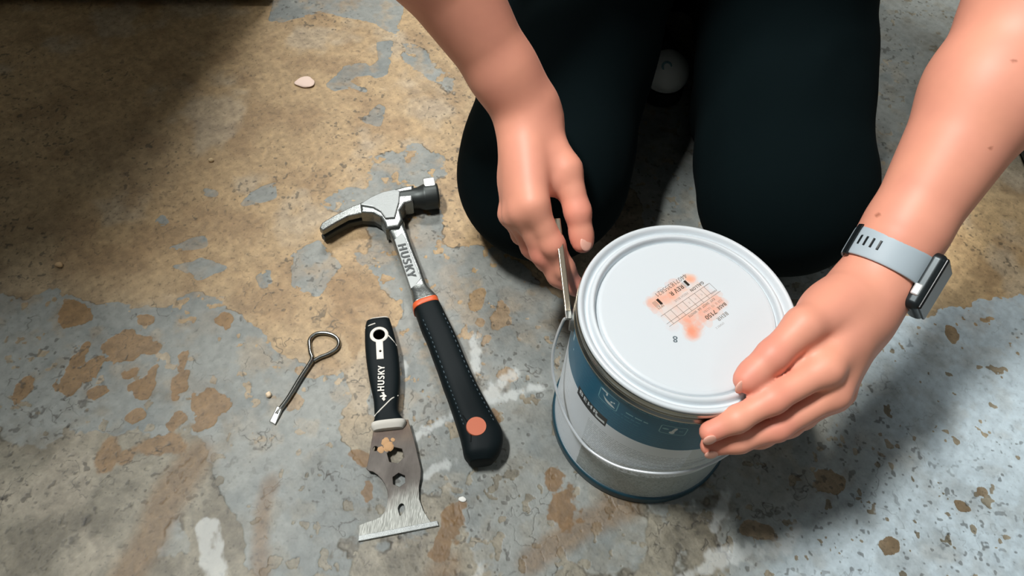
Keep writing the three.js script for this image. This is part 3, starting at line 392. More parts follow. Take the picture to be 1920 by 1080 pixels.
  part('badge', new THREE.CylinderGeometry(0.0088, 0.0092, 0.0016, 40).translate(0.040, 0.0312, 0.1293), std([196, 104, 72], 0.5), grip, 'round orange dot');
  const st = std([44, 62, 70], 0.5), dashes = [];
  for (const side of [-0.72, 0.74]) for (let i = 0; i < 24; i++) { const u = 1.8 + i * 0.32, a = onLoft(gs, u, side), b = onLoft(gs, u + 0.14, side); dashes.push(new THREE.TubeGeometry(new THREE.LineCurve3(a, b), 1, 0.00062, 5)); }
  part('stitching', merge(dashes), st, grip, 'two dashed grooves');
  part('rib', tube([onLoft(gs, 8.6, -0.62), onLoft(gs, 9.4, -0.5), onLoft(gs, 10.2, -0.52), onLoft(gs, 11, -0.6)].map((p) => p.add(V(0, 0.0002, 0))), 0.0006, 20, 6), RUBBER2, grip);
}

// ------------------------------------------------------------------ painter's multi-tool
{
  const t = thing('scraper', "painter's scraper with black and white handle and notched steel blade, lying left of the hammer", 'scraper', [-0.125, 0, -0.3]);
  const hs = [[[-15.4, -78.6], [6.2, -84.4], 10.5, 7.4], [[-15.9, -76.4], [7.2, -82], 10.6, 9], [[-15.4, -67.4], [11.2, -73.1], 10.8, 10], [[-11.7, -49], [18.4, -54.9], 11, 10.4], [[-6.8, -31.2], [23.6, -37], 11, 10.2], [[-0.6, -12.7], [27.3, -18.2], 11, 9.6], [[5.9, 3.9], [28.9, -1], 10.8, 9], [[9.4, 17.4], [30.4, 12], 10.6, 8.6], [[10.6, 24.4], [34.6, 18.6], 10.6, 8.8], [[9.4, 29], [38.6, 22.4], 10.6, 9]].map(([a, b, y, h]) => ({ L: [a[0] / 1000, a[1] / 1000], R: [b[0] / 1000, b[1] / 1000], y: y / 1000, h: h / 1000, e: 0.62 }));
  const ev = new Evaluator(); ev.useGroups = false; ev.attributes = ['position', 'normal', 'uv'];
  const A = new Brush(loft(hs, 48, 4)), Bc = new Brush(new THREE.CylinderGeometry(0.0056, 0.0056, 0.05, 32).translate(0.0006, 0.01, -0.0606)), Bd = new Brush(new THREE.CylinderGeometry(0.0019, 0.0019, 0.012, 20).translate(0.0051, 0.022, -0.0424));
  A.updateMatrixWorld(); Bc.updateMatrixWorld(); Bd.updateMatrixWorld();
  const res = ev.evaluate(ev.evaluate(A, Bc, SUBTRACTION), Bd, SUBTRACTION);
  const handle = part('handle', res.geometry, RUBBER, t, 'black handle with white trim');
  part('hang_ring', new THREE.LatheGeometry([[5.7, 12], [5.6, 21.2], [6.2, 22], [8.6, 21.6], [9.1, 20.6], [9.1, 18]].map(([r, y]) => new THREE.Vector2(r / 1000, y / 1000)), 40).translate(0.0006, 0, -0.0606), IVORY, handle, 'white ring round the hanging hole');
  const tab = slab(mm([[-1.2, -52.6], [5.6, -53.8], [9.8, -34.6], [3.2, -33.2]]), 0.0195, 0.0219, 0.0005, [Array.from({ length: 16 }, (_, i) => [0.0051 + 0.0018 * Math.cos(i / 16 * 6.2832), -0.0424 + 0.0018 * Math.sin(i / 16 * 6.2832)])]);
  part('tab', tab, IVORY, handle, 'white tab below the ring');
  part('end_cap', loft([[[-13.2, -79.6], [5.2, -84.6], 12, 6.6], [[-13.6, -77.6], [5.8, -82.6], 12.6, 7.6]].map(([a, b, y, h]) => ({ L: [a[0] / 1000, a[1] / 1000], R: [b[0] / 1000, b[1] / 1000], y: y / 1000, h: h / 1000, e: 0.5 })), 32, 3), IVORY, handle, 'white butt end');
  part('trim_line', merge([tube([onLoft(hs, 6.0, 0.97), onLoft(hs, 6.35, 0.5), onLoft(hs, 6.75, 0), onLoft(hs, 7.2, -0.5), onLoft(hs, 7.7, -0.95)], 0.0007, 40, 6), tube([onLoft(hs, 1.8, -0.97), onLoft(hs, 1.75, -0.6), onLoft(hs, 1.6, -0.2)], 0.0007, 20, 6), tube([onLoft(hs, 2.45, 0.45), onLoft(hs, 2.8, 0.75), onLoft(hs, 3.1, 0.97)], 0.0006, 20, 6)]), IVORY, handle, 'thin white trim lines');
  const rd = Math.atan2(-26.4, -4.2);
  part('lettering', flatText('HUSKY', 0.0062, 0.0005, 0.0108, 0.0210, -0.0142, rd, 1.0), IVORY, handle, 'white printed word');
  part('emblem', slab(mm([[16, -0.6], [13.4, 0.2], [15.6, 2.2], [12.8, 3.6], [13.2, 5], [16.2, 4], [15, 6.4], [17.4, 8.6], [18.6, 6.2], [17.2, 5.4], [19.2, 3.2], [16.8, 1.6]]), 0.0200, 0.0208, 0.0001), IVORY, handle, 'small white emblem');
  part('ferrule', loft([[[8.6, 29], [39.6, 22], 10.4, 9.4], [[9.2, 32], [39.6, 25], 9.8, 8.6], [[12, 35.2], [37.6, 29.4], 9.2, 6]].map(([a, b, y, h]) => ({ L: [a[0] / 1000, a[1] / 1000], R: [b[0] / 1000, b[1] / 1000], y: y / 1000, h: h / 1000, e: 0.6 })), 36, 4), IVORY, t, 'white collar');
  const hex = (x, z, r, a) => Array.from({ length: 6 }, (_, i) => [(x + r * Math.cos(a + i * Math.PI / 3)) / 1000, (z + r * Math.sin(a + i * Math.PI / 3)) / 1000]);
  const drop = Array.from({ length: 20 }, (_, i) => { const a = i / 20 * 6.2832, k = 1 + 0.35 * Math.max(0, Math.sin(a)) ** 3; return [(47.2 + 2.9 * Math.cos(a) * (1 - 0.35 * Math.max(0, Math.sin(a)))) / 1000, (100.4 + 4.4 * Math.sin(a) * k) / 1000]; });
  const outline = mm([[11, 26], [11.4, 42.1], [11.6, 59.2], [11.2, 69], [13, 70.6], [17.5, 71.2], [21.5, 73.3], [26, 76.8], [29.7, 81.2], [32.6, 86], [34, 91], [34.3, 98.2], [33.4, 104.2], [30.6, 109], [25.1, 112.3], [19, 114.8], [13.6, 117.8], [15.5, 131.2], [48, 121.6], [81.6, 111.6], [73.5, 108.4], [66.7, 100.4], [61.6, 91], [59.8, 80.8], [60.1, 71.3], [59.2, 64.2], [55.2, 53.8], [49.3, 38.3], [41, 20]]);
  const bend = (g) => { const p = g.attributes.position; for (let i = 0; i < p.count; i++) { const s = (p.getX(i) * 0.29 + p.getZ(i) * 0.957) * 1000; p.setY(i, p.getY(i) + 0.0008 + 0.0082 * (1 - (s - 28) / 92)); } g.computeVertexNormals(); return g; };
  const bt = dataTex(512, 512, (i, j) => { const x = i / 512 * 0.1, z = -j / 512 * 0.15; const s = 0.29 * x + 0.957 * (0.15 - (j / 512) * 0.15); const worn = sstep(0.086, 0.112, s + 0.018 * (fbm(i * 0.03, j * 0.03, 3) - 0.5)); const sc = n2(i * 0.45, j * 0.05) * 0.5 + n2(i * 0.9 + j * 0.1, j * 0.12) * 0.5; const d = fbm(i * 0.022, j * 0.022, 4); const top = sstep(0.062, 0.03, s); const v = lerp(58 + 40 * (d - 0.5) + 10 * sc, 138 + 90 * (sc - 0.4) + 40 * (d - 0.5), worn); return [v + 12 * top + 8 * (1 - worn), v + 2, v - 4 - 18 * top * d]; }, true);
  bt.repeat.set(10, 1 / 0.15); bt.offset.set(0, 0); 
  const bg = bend(slab(outline, 0.0002, 0.0020, 0.0003, [hex(34.9, 54.3, 7.9, 0.1), hex(41.4, 75.9, 6.2, 0.3), drop, Array.from({ length: 12 }, (_, i) => [(16 + 2.2 * Math.cos(i / 12 * 6.2832)) / 1000, (50.2 + 2.2 * Math.sin(i / 12 * 6.2832)) / 1000])]));
  const uvb = bg.attributes.uv; for (let i = 0; i < uvb.count; i++) uvb.setXY(i, bg.attributes.position.getX(i), 0.15 - (0.15 - bg.attributes.position.getZ(i)) * 1 );
  for (let i = 0; i < uvb.count; i++) uvb.setY(i, 0.15 - bg.attributes.position.getZ(i));
  const blade = part('blade', bg, new THREE.MeshStandardMaterial({ map: bt, metalness: 0.35, roughness: 0.5, bumpMap: bt, bumpScale: 0.0003 }), t, 'worn steel blade with a round notch and hexagonal holes');
  part('cutting_edge', bend(slab(mm([[14.9, 126.6], [79.6, 107.4], [81.4, 111.4], [48, 121.4], [15.4, 131]]), 0.0018, 0.0025, 0.0003)), STEELBRIGHT, blade, 'bright bevelled edge');
  part('paint_crust', bend(merge([[24, 43, 3.6], [27.4, 47.2, 4.6], [21, 50.5, 3], [30, 40.6, 1.8]].map(([a, b, r]) => { const g = new THREE.IcosahedronGeometry(r / 1000, 3); const p = g.attributes.position; for (let i = 0; i < p.count; i++) { const k = 0.75 + 0.6 * n3(p.getX(i) * 700 + a, p.getY(i) * 700, p.getZ(i) * 700); p.setXYZ(i, p.getX(i) * k, p.getY(i) * k * 0.22, p.getZ(i) * k); } return g.translate(a / 1000, 0.0021, b / 1000); }))), std([190, 150, 108], 0.8), blade, 'tan crust of dried paint');
}

// ------------------------------------------------------------------ can opener
{
  const t = thing('can_opener', 'shiny steel paint can opener with a looped wire end, leftmost tool on the floor', 'opener', [-0.185, 0, -0.33]);
  const m = ([x, z], y) => V(x / 1000, y / 1000, z / 1000);
  part('shank', tube([m([-21.6, 54], 2.4), m([-20, 49], 2.6), m([-15.2, 37], 2.8), m([-8.8, 15], 3), m([-4.4, 2], 3.2), m([-1.6, -6], 3.4)], 0.0024, 60, 14), CHROME, t);
  part('loop', tube([m([-4.2, 1.6], 4), m([-2.4, -7], 4.2), m([-5.4, -13], 4), m([-7.6, -19], 3.4), m([-9.6, -27.7], 3), m([-5.6, -34.6], 3), m([4.3, -37], 3), m([14.2, -34], 3), m([19.2, -28], 3), m([19, -21.8], 3), m([12.7, -14.6], 3), m([4.6, -9.4], 3), m([-0.6, -5], 3)], 0.00195, 140, 12), CHROME, t, 'bent wire loop');
  const tip = loft([[[-23.4, 46], [-17.8, 48.2], 2.5, 2.4], [[-24, 50.4], [-18.4, 52.6], 2.5, 2], [[-26.2, 58.4], [-20.2, 61], 1.9, 0.9], [[-27, 61.2], [-20.8, 63.6], 1.3, 0.7]].map(([a, b, y, h]) => ({ L: [a[0] / 1000, a[1] / 1000], R: [b[0] / 1000, b[1] / 1000], y: y / 1000, h: h / 1000, e: 0.4 })), 24, 3);
  part('flat_tip', tip, std([214, 214, 210], 0.3, 0.9), t, 'flattened bright prying tip');
}
// ------------------------------------------------------------------ crumbs and chips on the floor
{
  const bit = (name, label, cat, x, z, rx, ry, rz, c, s) => { const g = new THREE.IcosahedronGeometry(1, 3); const p = g.attributes.position; for (let i = 0; i < p.count; i++) { const k = 0.72 + 0.55 * n3(p.getX(i) * 1.6 + s, p.getY(i) * 1.6, p.getZ(i) * 1.6); p.setXYZ(i, p.getX(i) * k * rx, Math.max(p.getY(i), -0.75) * k * ry, p.getZ(i) * k * rz); } const h = mergeVertices(new THREE.BufferGeometry().setAttribute('position', p)); h.computeVertexNormals(); h.computeBoundingBox(); h.translate(0, -h.boundingBox.min.y, 0);
    const o = part(name, h, std(c, 0.7), scene, label); o.name = numbered(name); o.position.set(x, 0, z); o.userData.category = cat; };
  bit('paint_chip', 'small round pinkish white paint chip lying alone on the tan concrete at top', 'paint chip', -0.286, -0.728, 0.0125, 0.0022, 0.0095, [232, 206, 190], 1);
  bit('crumb', 'tiny cream crumb beside the tip of the can opener', 'crumb', -0.2195, -0.2955, 0.0026, 0.0024, 0.0032, [222, 200, 170], 5);
  bit('crumb', 'tiny tan crumb at far left in the shaded part of the floor', 'crumb', -0.47, -0.418, 0.0042, 0.0026, 0.0032, [190, 160, 120], 9);
  bit('crumb', 'tiny pale crumb on the tan concrete left of the hammer claw, farthest of the crumbs', 'crumb', -0.362, -0.582, 0.003, 0.0022, 0.0026, [205, 180, 140], 14);
  bit('paint_flake', 'small white paint flake on grey concrete below the hammer grip', 'paint flake', -0.026, -0.214, 0.0034, 0.001, 0.0024, [226, 226, 220], 21);
}
// ------------------------------------------------------------------ cabinet at the top left, block at the right edge
{
  const t = thing('cabinet', 'grey cabinet standing on the floor at the top left, only its bottom edge showing', 'cabinet', [-0.366, 0, -0.878]);
  const R = (g) => g.rotateY(0.148), grey = std([206, 212, 210], 0.5), dark = std([30, 34, 36], 0.7);
  part('carcass', R(box(0.9, 1.43, 0.5, -0.45, 0.723, -0.262, 0.003)), grey, t); part('door', R(box(0.436, 1.40, 0.018, -0.224, 0.712, -0.004, 0.003)), grey, t); part('door', R(box(0.436, 1.40, 0.018, -0.668, 0.712, -0.004, 0.003)), grey, t);
  part('plinth', R(box(0.88, 0.010, 0.46, -0.45, 0.0052, -0.262)), dark, t);
  part('added_side_blocker', box(0.57, 1.0, 0.50, -1.4 + 0.366 + 0.325, 0.50, 0.33, 0.004), grey, t); part('added_upper_blocker', box(0.742, 0.5, 0.50, -1.4 + 0.366 + 0.401, 1.25, 0.298, 0.004), grey, t);  // two unseen boxes added to shade the left floor from the hanging lamp
  const b = thing('storage_box', 'black plastic box on the floor at the right edge, mostly hidden behind the forearm', 'box', [0.72, 0, -0.80]);
  part('box_body', new RoundedBoxGeometry(0.20, 0.15, 0.26, 3, 0.012).translate(0, 0.075, 0), std([16, 26, 30], 0.5), b); part('box_lid', new RoundedBoxGeometry(0.212, 0.02, 0.272, 3, 0.006).translate(0, 0.158, 0), std([16, 26, 30], 0.45), b);
}

// ------------------------------------------------------------------ the kneeling person
const PO = [0.16, 0, -0.72];
const ELB_R = [0.363, 0.335, -0.504], WR_R = [0.2665, 0.200, -0.3330], SHO_R = [0.345, 0.60, -0.66];   // arm on the right of the picture
const ELB_L = [-0.128, 0.400, -0.520], WR_L = [-0.0022, 0.2285, -0.468], SHO_L = [-0.055, 0.635, -0.68];   // arm on the left of the picture
const mix = (a, b, t) => a.map((v, i) => v + (b[i] - v) * t);
{
  const t = thing('person', 'person in black trousers kneeling behind the paint can, reaching for it with both bare forearms', 'person', PO);
  const skinBump = dataTex(256, 256, (x, y) => { const v = 128 + 90 * (fbm(x * 0.09, y * 0.09, 4) - 0.5) + 50 * (n2(x * 0.5, y * 0.5) - 0.5); return [v, v, v]; });
  const skin = new THREE.MeshPhysicalMaterial({ roughness: 0.52, vertexColors: true, sheen: 0.15, sheenRoughness: 0.6, sheenColor: new THREE.Color(1, 0.7, 0.6) });
  // --- right-of-picture hand: thumb on the lid, fingers round the can
  const F = (pts, r, k = 0.006) => chain(pts, r, k);
  const handR = [
    group(F([[0.2225, 0.205, -0.2632], [0.1855, 0.1965, -0.2392], [0.1625, 0.1875, -0.2262], [0.1462, 0.1775, -0.2195]], [0.0112, 0.0096, 0.0087, 0.0078]), 0.01),
    group(F([[0.2335, 0.1845, -0.2552], [0.1945, 0.1745, -0.2295], [0.1695, 0.1665, -0.2205], [0.1520, 0.1585, -0.2178]], [0.0112, 0.0098, 0.0088, 0.0080]), 0.0035),
    group(F([[0.2450, 0.1640, -0.2640], [0.2129, 0.1525, -0.2431], [0.1935, 0.1460, -0.2345], [0.1850, 0.1420, -0.2330]], [0.0108, 0.0092, 0.0084, 0.0076]), 0.0035),
    group(F([[0.2600, 0.1440, -0.2780], [0.2343, 0.1310, -0.2599], [0.2210, 0.1255, -0.2540]], [0.0100, 0.0082, 0.0074]), 0.003),
    group([   // palm: metacarpals between wrist and knuckles, filled
      cap(WR_R, [0.2225, 0.203, -0.2635], 0.0215, 0.0128, 0.012), cap(WR_R, [0.2345, 0.184, -0.2560], 0.0215, 0.0128, 0.012), cap(WR_R, [0.2460, 0.163, -0.2655], 0.0205, 0.0122, 0.012), cap(WR_R, [0.2610, 0.145, -0.2790], 0.0195, 0.0112, 0.012),
      cap([0.243, 0.196, -0.296], [0.246, 0.166, -0.290], 0.0165, 0.0165, 0.014),
    ], 0.007),
    group([cap([0.2445, 0.2095, -0.3180], [0.2055, 0.2185, -0.2875], 0.0185, 0.0132, 0.012), ...F([[0.2055, 0.2185, -0.2875], [0.1838, 0.2098, -0.2660], [0.1668, 0.2005, -0.2498]], [0.0130, 0.0107, 0.0086], 0.006), ell([0.1722, 0.2025, -0.2552], [0.0115, 0.0085, 0.0100], [[-0.68, -0.37, 0.63], [0, 1, 0]], 0.006)], 0.0055),
    cap([0.2105, 0.2065, -0.2800], [0.2200, 0.2015, -0.2700], 0.0100, 0.0105, 0.007), cap([0.1985, 0.2005, -0.2715], [0.2080, 0.1955, -0.2590], 0.0085, 0.0090, 0.005), cap([0.1885, 0.1975, -0.2630], [0.1955, 0.1925, -0.2510], 0.0070, 0.0070, 0.004),   // web of the thumb
    // soft heel between thumb and wrist
    ell([0.2385, 0.2035, -0.3120], [0.0300, 0.0190, 0.0235], [[-0.75, 0.1, 0.64], [0, 1, 0]], 0.018),
  ];
  const DW = (a, b, t) => mix(a, b, t);
  const armR = [cap(mix(WR_R, ELB_R, -0.06), mix(WR_R, ELB_R, 0.22), 0.0258, 0.0268, 0.02), cap(mix(WR_R, ELB_R, 0.2), mix(WR_R, ELB_R, 0.72), 0.0272, 0.0425, 0.02), cap(mix(WR_R, ELB_R, 0.72), ELB_R, 0.0425, 0.045, 0.02), cap(ELB_R, SHO_R, 0.047, 0.056, 0.03)];
  const fieldR = group([...handR, ...armR.map((c) => ({ ...c, k: 0.016 }))], 0.02);
  // --- left-of-picture hand: hanging fist round the steel rod, thumb apart
  const handL = [
    group(F([[0.0105, 0.2050, -0.3865], [0.0292, 0.1780, -0.3696], [0.0410, 0.1570, -0.3620], [0.0505, 0.1440, -0.3570]], [0.0108, 0.0094, 0.0085, 0.0076]), 0.01),
    group(F([[0.0040, 0.1960, -0.3862], [0.0227, 0.1630, -0.3704], [0.0375, 0.1455, -0.3625], [0.0530, 0.1400, -0.3560]], [0.0108, 0.0095, 0.0087, 0.0080]), 0.0035),
    group(F([[-0.0018, 0.1840, -0.3921], [0.0138, 0.1500, -0.3865], [0.0275, 0.1380, -0.3816], [0.0360, 0.1330, -0.3800]], [0.0106, 0.0092, 0.0084, 0.0076]), 0.0035),
    group(F([[-0.0068, 0.1680, -0.4049], [0.0039, 0.1400, -0.4064], [0.0174, 0.1285, -0.4060]], [0.0098, 0.0083, 0.0072]), 0.003),
    group([
      cap(WR_L, [0.0105, 0.2045, -0.3880], 0.0200, 0.0124, 0.012), cap(WR_L, [0.0040, 0.1955, -0.3880], 0.0200, 0.0124, 0.012), cap(WR_L, [-0.0015, 0.1835, -0.3940], 0.0195, 0.0120, 0.012), cap(WR_L, [-0.0060, 0.1680, -0.4065], 0.0185, 0.0110, 0.012),
      cap([0.012, 0.203, -0.428], [-0.002, 0.186, -0.430], 0.0150, 0.0150, 0.014),
    ], 0.007),
    group([cap([0.0060, 0.2200, -0.4560], [0.0345, 0.2080, -0.4240], 0.0180, 0.0128, 0.012), ...F([[0.0345, 0.2080, -0.4240], [0.0475, 0.1880, -0.3975], [0.0545, 0.1700, -0.3800]], [0.0126, 0.0104, 0.0082], 0.006), ell([0.0528, 0.1735, -0.3855], [0.0115, 0.0095, 0.0086], [[0.3, -0.76, 0.6], [1, 0, 0]], 0.006)], 0.008),
    cap([0.018, 0.206, -0.432], [0.024, 0.200, -0.416], 0.0125, 0.0095, 0.012),   // web of the thumb
  ];
  const armL = [cap(mix(WR_L, ELB_L, -0.06), mix(WR_L, ELB_L, 0.16), 0.0225, 0.0255, 0.02), cap(mix(WR_L, ELB_L, 0.16), mix(WR_L, ELB_L, 0.68), 0.0255, 0.0395, 0.02), cap(mix(WR_L, ELB_L, 0.68), ELB_L, 0.0395, 0.041, 0.02), cap(ELB_L, SHO_L, 0.043, 0.054, 0.03)];
  const fieldL = group([...handL, ...armL.map((c) => ({ ...c, k: 0.016 }))], 0.02);
  // --- trunk, neck, head, legs
  const HIP = [[0.065, 0.24, -0.86], [0.255, 0.24, -0.86]], KNEE = [[0.021, 0.085, -0.530], [0.271, 0.085, -0.539]], ANK = [[0.07, 0.06, -0.93], [0.26, 0.06, -0.93]];
  const NECK = [0.15, 0.69, -0.645], HEAD = [0.15, 0.80, -0.575];
  const trunk = [cap([0.16, 0.28, -0.87], [0.152, 0.44, -0.80], 0.115, 0.112, 0.05), cap([0.09, 0.52, -0.745], [0.215, 0.52, -0.745], 0.092, 0.092, 0.05), cap(SHO_L, SHO_R, 0.055, 0.055, 0.06), cap([0.15, 0.60, -0.69], NECK, 0.06, 0.05, 0.03), cap(NECK, mix(NECK, HEAD, 0.7), 0.048, 0.046, 0.03)];
  const fwd = V(0, -0.62, 0.78).normalize().toArray(), upv = V(0, 0.78, 0.62).normalize().toArray(), hd = (r, u, f) => HEAD.map((c, i) => c + [1, 0, 0][i] * r + upv[i] * u + fwd[i] * f);
  const head = [ell(hd(0, 0.025, -0.008), [0.075, 0.098, 0.092], [[1, 0, 0], upv], 0.02), ell(hd(0, -0.045, 0.022), [0.055, 0.068, 0.062], [[1, 0, 0], upv], 0.03), cap(hd(0, 0.012, 0.082), hd(0, -0.026, 0.103), 0.008, 0.0115, 0.012), cap(hd(-0.022, -0.060, 0.078), hd(0.022, -0.060, 0.078), 0.0055, 0.0055, 0.008), cap(hd(-0.017, -0.069, 0.076), hd(0.017, -0.069, 0.076), 0.006, 0.006, 0.006), cap(hd(-0.055, 0.034, 0.068), hd(0.055, 0.034, 0.068), 0.009, 0.009, 0.014), ell(hd(-0.077, 0.0, -0.01), [0.008, 0.031, 0.018], [[1, 0, 0], upv], 0.006), ell(hd(0.077, 0.0, -0.01), [0.008, 0.031, 0.018], [[1, 0, 0], upv], 0.006), ell(hd(-0.031, 0.012, 0.076), [0.0125, 0.0095, 0.012], [[1, 0, 0], upv], 0.004), ell(hd(0.031, 0.012, 0.076), [0.0125, 0.0095, 0.012], [[1, 0, 0], upv], 0.004)];
  const legs = [0, 1].flatMap((i) => [cap(HIP[i], KNEE[i], 0.085, 0.058, 0.03), cap(KNEE[i], mix(KNEE[i], ANK[i], 0.4), 0.05, 0.052, 0.02), cap(mix(KNEE[i], ANK[i], 0.4), ANK[i], 0.052, 0.034, 0.02)]);
  const bodyF = group([...trunk, ...head, ...legs, armL[3], armR[3]].map((c) => ({ ...c })), 0.03);
  const geos = [nets(fieldR.f, [0.12, 0.09, -0.74], [0.44, 0.68, -0.195], 0.0026), nets(fieldL.f, [-0.20, 0.115, -0.76], [0.085, 0.72, -0.335], 0.0026), nets(bodyF.f, [-0.14, 0.02, -1.02], [0.46, 0.93, -0.43], 0.009)];
  for (const g of geos) {   // skin tone: warmer at knuckles and finger tips
    const p = g.attributes.position, n = p.count, col = new Float32Array(n * 3);
    const MOLES = [];
    for (const [u, v, ang, r] of [[0.75, 0, 0.1, 0.0016], [0.52, 0, 0.55, 0.0014], [0.22, 0, -0.75, 0.0015]]) { const b = mix(WR_R, ELB_R, u), ax = V(...ELB_R).sub(V(...WR_R)).normalize(), vw = camera.position.clone().sub(V(...b)); vw.addScaledVector(ax, -vw.dot(ax)).normalize(); const sd = vw.clone().cross(ax).negate(), dd = vw.multiplyScalar(Math.cos(ang)).addScaledVector(sd, Math.sin(ang)); let tt = 0.06; for (let k = 0; k < 40 && tt > 0; k++) { const q = V(...b).addScaledVector(dd, tt), d = fieldR.f(q.x, q.y, q.z); if (d < 0.0002) break; tt -= d * 0.8; } const q = V(...b).addScaledVector(dd, tt); MOLES.push([q.x, q.y, q.z, r]); }
    const RED = [[0.1462, 0.1775, -0.2195], [0.152, 0.1585, -0.2178], [0.1668, 0.2005, -0.2498], [0.052, 0.144, -0.358], [0.0545, 0.17, -0.38], [0.0315, 0.177, -0.3705], [0.02, 0.165, -0.366], [0.0065, 0.157, -0.371], [0.1855, 0.1965, -0.2392], [0.1945, 0.1745, -0.2295], [0.1838, 0.2098, -0.266], [0.0475, 0.188, -0.3975]];
    for (let i = 0; i < n; i++) { const x = p.getX(i), y = p.getY(i), z = p.getZ(i); let red = 0; for (const r of RED) { const d = Math.hypot(x - r[0], y - r[1], z - r[2]); red = Math.max(red, sstep(0.022, 0.004, d)); } const m = n3(x * 60, y * 60, z * 60) - 0.5, m2 = n3(x * 260, y * 260, z * 260) - 0.5;
      const b = 1 + 0.10 * m + 0.05 * m2; col[i * 3] = 0.86 * b; col[i * 3 + 1] = (0.365 - 0.055 * red + 0.02 * m) * b; col[i * 3 + 2] = (0.248 - 0.03 * red) * b; for (const q of MOLES) if (Math.hypot(x - q[0], y - q[1], z - q[2]) < q[3]) { col[i * 3] *= 0.55; col[i * 3 + 1] *= 0.45; col[i * 3 + 2] *= 0.4; } }
    g.setAttribute('color', new THREE.BufferAttribute(col, 3)); g.translate(-PO[0], -PO[1], -PO[2]);
  }
  part('body', mergeGeometries(geos), skin, t);
  const own = (g) => g.translate(-PO[0], -PO[1], -PO[2]);
  // nails
  const nailM = std([238, 178, 158], 0.4), nail = (c, along, normal, L, W) => { const a = V(...along).normalize(), nn = V(...normal); nn.addScaledVector(a, -a.dot(nn)).normalize(); const b = a.clone().cross(nn); const s = new THREE.SphereGeometry(1, 24, 16).scale(W, 0.0016, L); const M = new THREE.Matrix4().makeBasis(b.negate(), nn, a).setPosition(...c); return own(s.applyMatrix4(M)); };
  part('fingernail', nail([0.0564, 0.1757, -0.3755], [0.28, -0.72, 0.70], [0.45, 0.62, 0.62], 0.0066, 0.0054), nailM, t, 'thumb nail');
  part('fingernail', nail([0.1630, 0.2018, -0.2442], [-0.62, -0.36, 0.62], [0.15, 0.25, 0.95], 0.0058, 0.0050), nailM, t, 'thumb nail');
  part('fingernail', nail([0.1450, 0.1795, -0.2125], [-0.82, -0.45, 0.3], [0.1, 0.25, 0.95], 0.0050, 0.0046), nailM, t);
  part('fingernail', nail([0.1512, 0.1600, -0.2102], [-0.86, -0.42, 0.15], [0.1, 0.2, 0.95], 0.0048, 0.0045), nailM, t);
  // clothes
  const cloth = dataTex(256, 256, (x, y) => { const v = 128 + 60 * ((x + y) % 4 < 2 ? 1 : -1) * 0.5 + 70 * (n2(x * 0.4, y * 0.4) - 0.5); return [v, v, v]; });
  const cloths = (r, g, b) => { const m = new THREE.MeshPhysicalMaterial({ roughness: 0.95, specularIntensity: 0.15, bumpMap: cloth, bumpScale: 0.0002 }); m.color.setRGB(...lin(r, g, b)); return m; }, black = cloths(8, 19, 21);
  const wr = (x, y, z) => 0.0035 * (fbm(x * 16 + y * 9, z * 11 + y * 14, 3) - 0.5) + 0.0016 * Math.sin(z * 70 + x * 26 + 4 * n2(x * 20, z * 20)) * sstep(0.12, 0.05, Math.abs(z + 0.62)) ;
  const legsT = [0, 1].flatMap((i) => [cap(mix(HIP[i], KNEE[i], 0), KNEE[i], 0.104, 0.083, 0.03), cap(KNEE[i], mix(KNEE[i], ANK[i], 0.35), 0.080, 0.074, 0.03), cap(mix(KNEE[i], ANK[i], 0.35), mix(KNEE[i], ANK[i], 0.94), 0.074, 0.052, 0.03)]);
  const seat = [cap([0.10, 0.27, -0.89], [0.22, 0.27, -0.89], 0.122, 0.122, 0.05), cap([0.10, 0.15, -0.99], [0.22, 0.15, -0.99], 0.14, 0.14, 0.05), cap([0.155, 0.25, -0.79], [0.16, 0.10, -0.93], 0.05, 0.06, 0.04)];
  const trous = group([...legsT.slice(0, 3), ...seat, ...legsT.slice(3)], 0.02), tf = (x, y, z) => Math.max(trous.f(x, y, z) + wr(x, y, z), 0.0015 - y);
  part('trousers', own(nets(tf, [-0.13, -0.01, -1.16], [0.45, 0.42, -0.40], 0.0055)), black, t, 'black trousers');
  const sleeve = (E, S) => cap(mix(E, S, 0.2), S, 0.060, 0.068, 0.03);
  const shirt = group([cap([0.16, 0.30, -0.87], [0.152, 0.44, -0.80], 0.134, 0.128, 0.05), cap([0.09, 0.52, -0.745], [0.215, 0.52, -0.745], 0.106, 0.106, 0.05), cap(SHO_L, SHO_R, 0.068, 0.068, 0.06), sleeve(ELB_L, SHO_L), sleeve(ELB_R, SHO_R)], 0.03);
  const cutE = (E, S) => { const d = V(...S).sub(V(...E)).normalize(), o = V(...mix(E, S, 0.22)); return (x, y, z) => Math.max(-((x - o.x) * d.x + (y - o.y) * d.y + (z - o.z) * d.z), Math.hypot(x - o.x, y - o.y, z - o.z) - 0.11); };
  const cL = cutE(ELB_L, SHO_L), cR = cutE(ELB_R, SHO_R), nd = V(...NECK).sub(V(0.15, 0.60, -0.69)).normalize();
  const sf = (x, y, z) => { let d = shirt.f(x, y, z) + 1.2 * wr(x, y, z); d = Math.max(d, -cL(x, y, z), -cR(x, y, z)); return d; };
  part('shirt', own(nets(sf, [-0.16, 0.16, -1.03], [0.46, 0.76, -0.55], 0.0075)), cloths(8, 18, 21), t, 'black short-sleeved shirt');
  const hair = group([ell(hd(0, 0.036, -0.018), [0.084, 0.104, 0.098], [[1, 0, 0], upv], 0.02), ell(hd(0, -0.03, -0.065), [0.07, 0.08, 0.045], [[1, 0, 0], upv], 0.02)], 0.02);
  const face = ell(hd(0, -0.02, 0.075), [0.066, 0.078, 0.060], [[1, 0, 0], upv], 0.01);
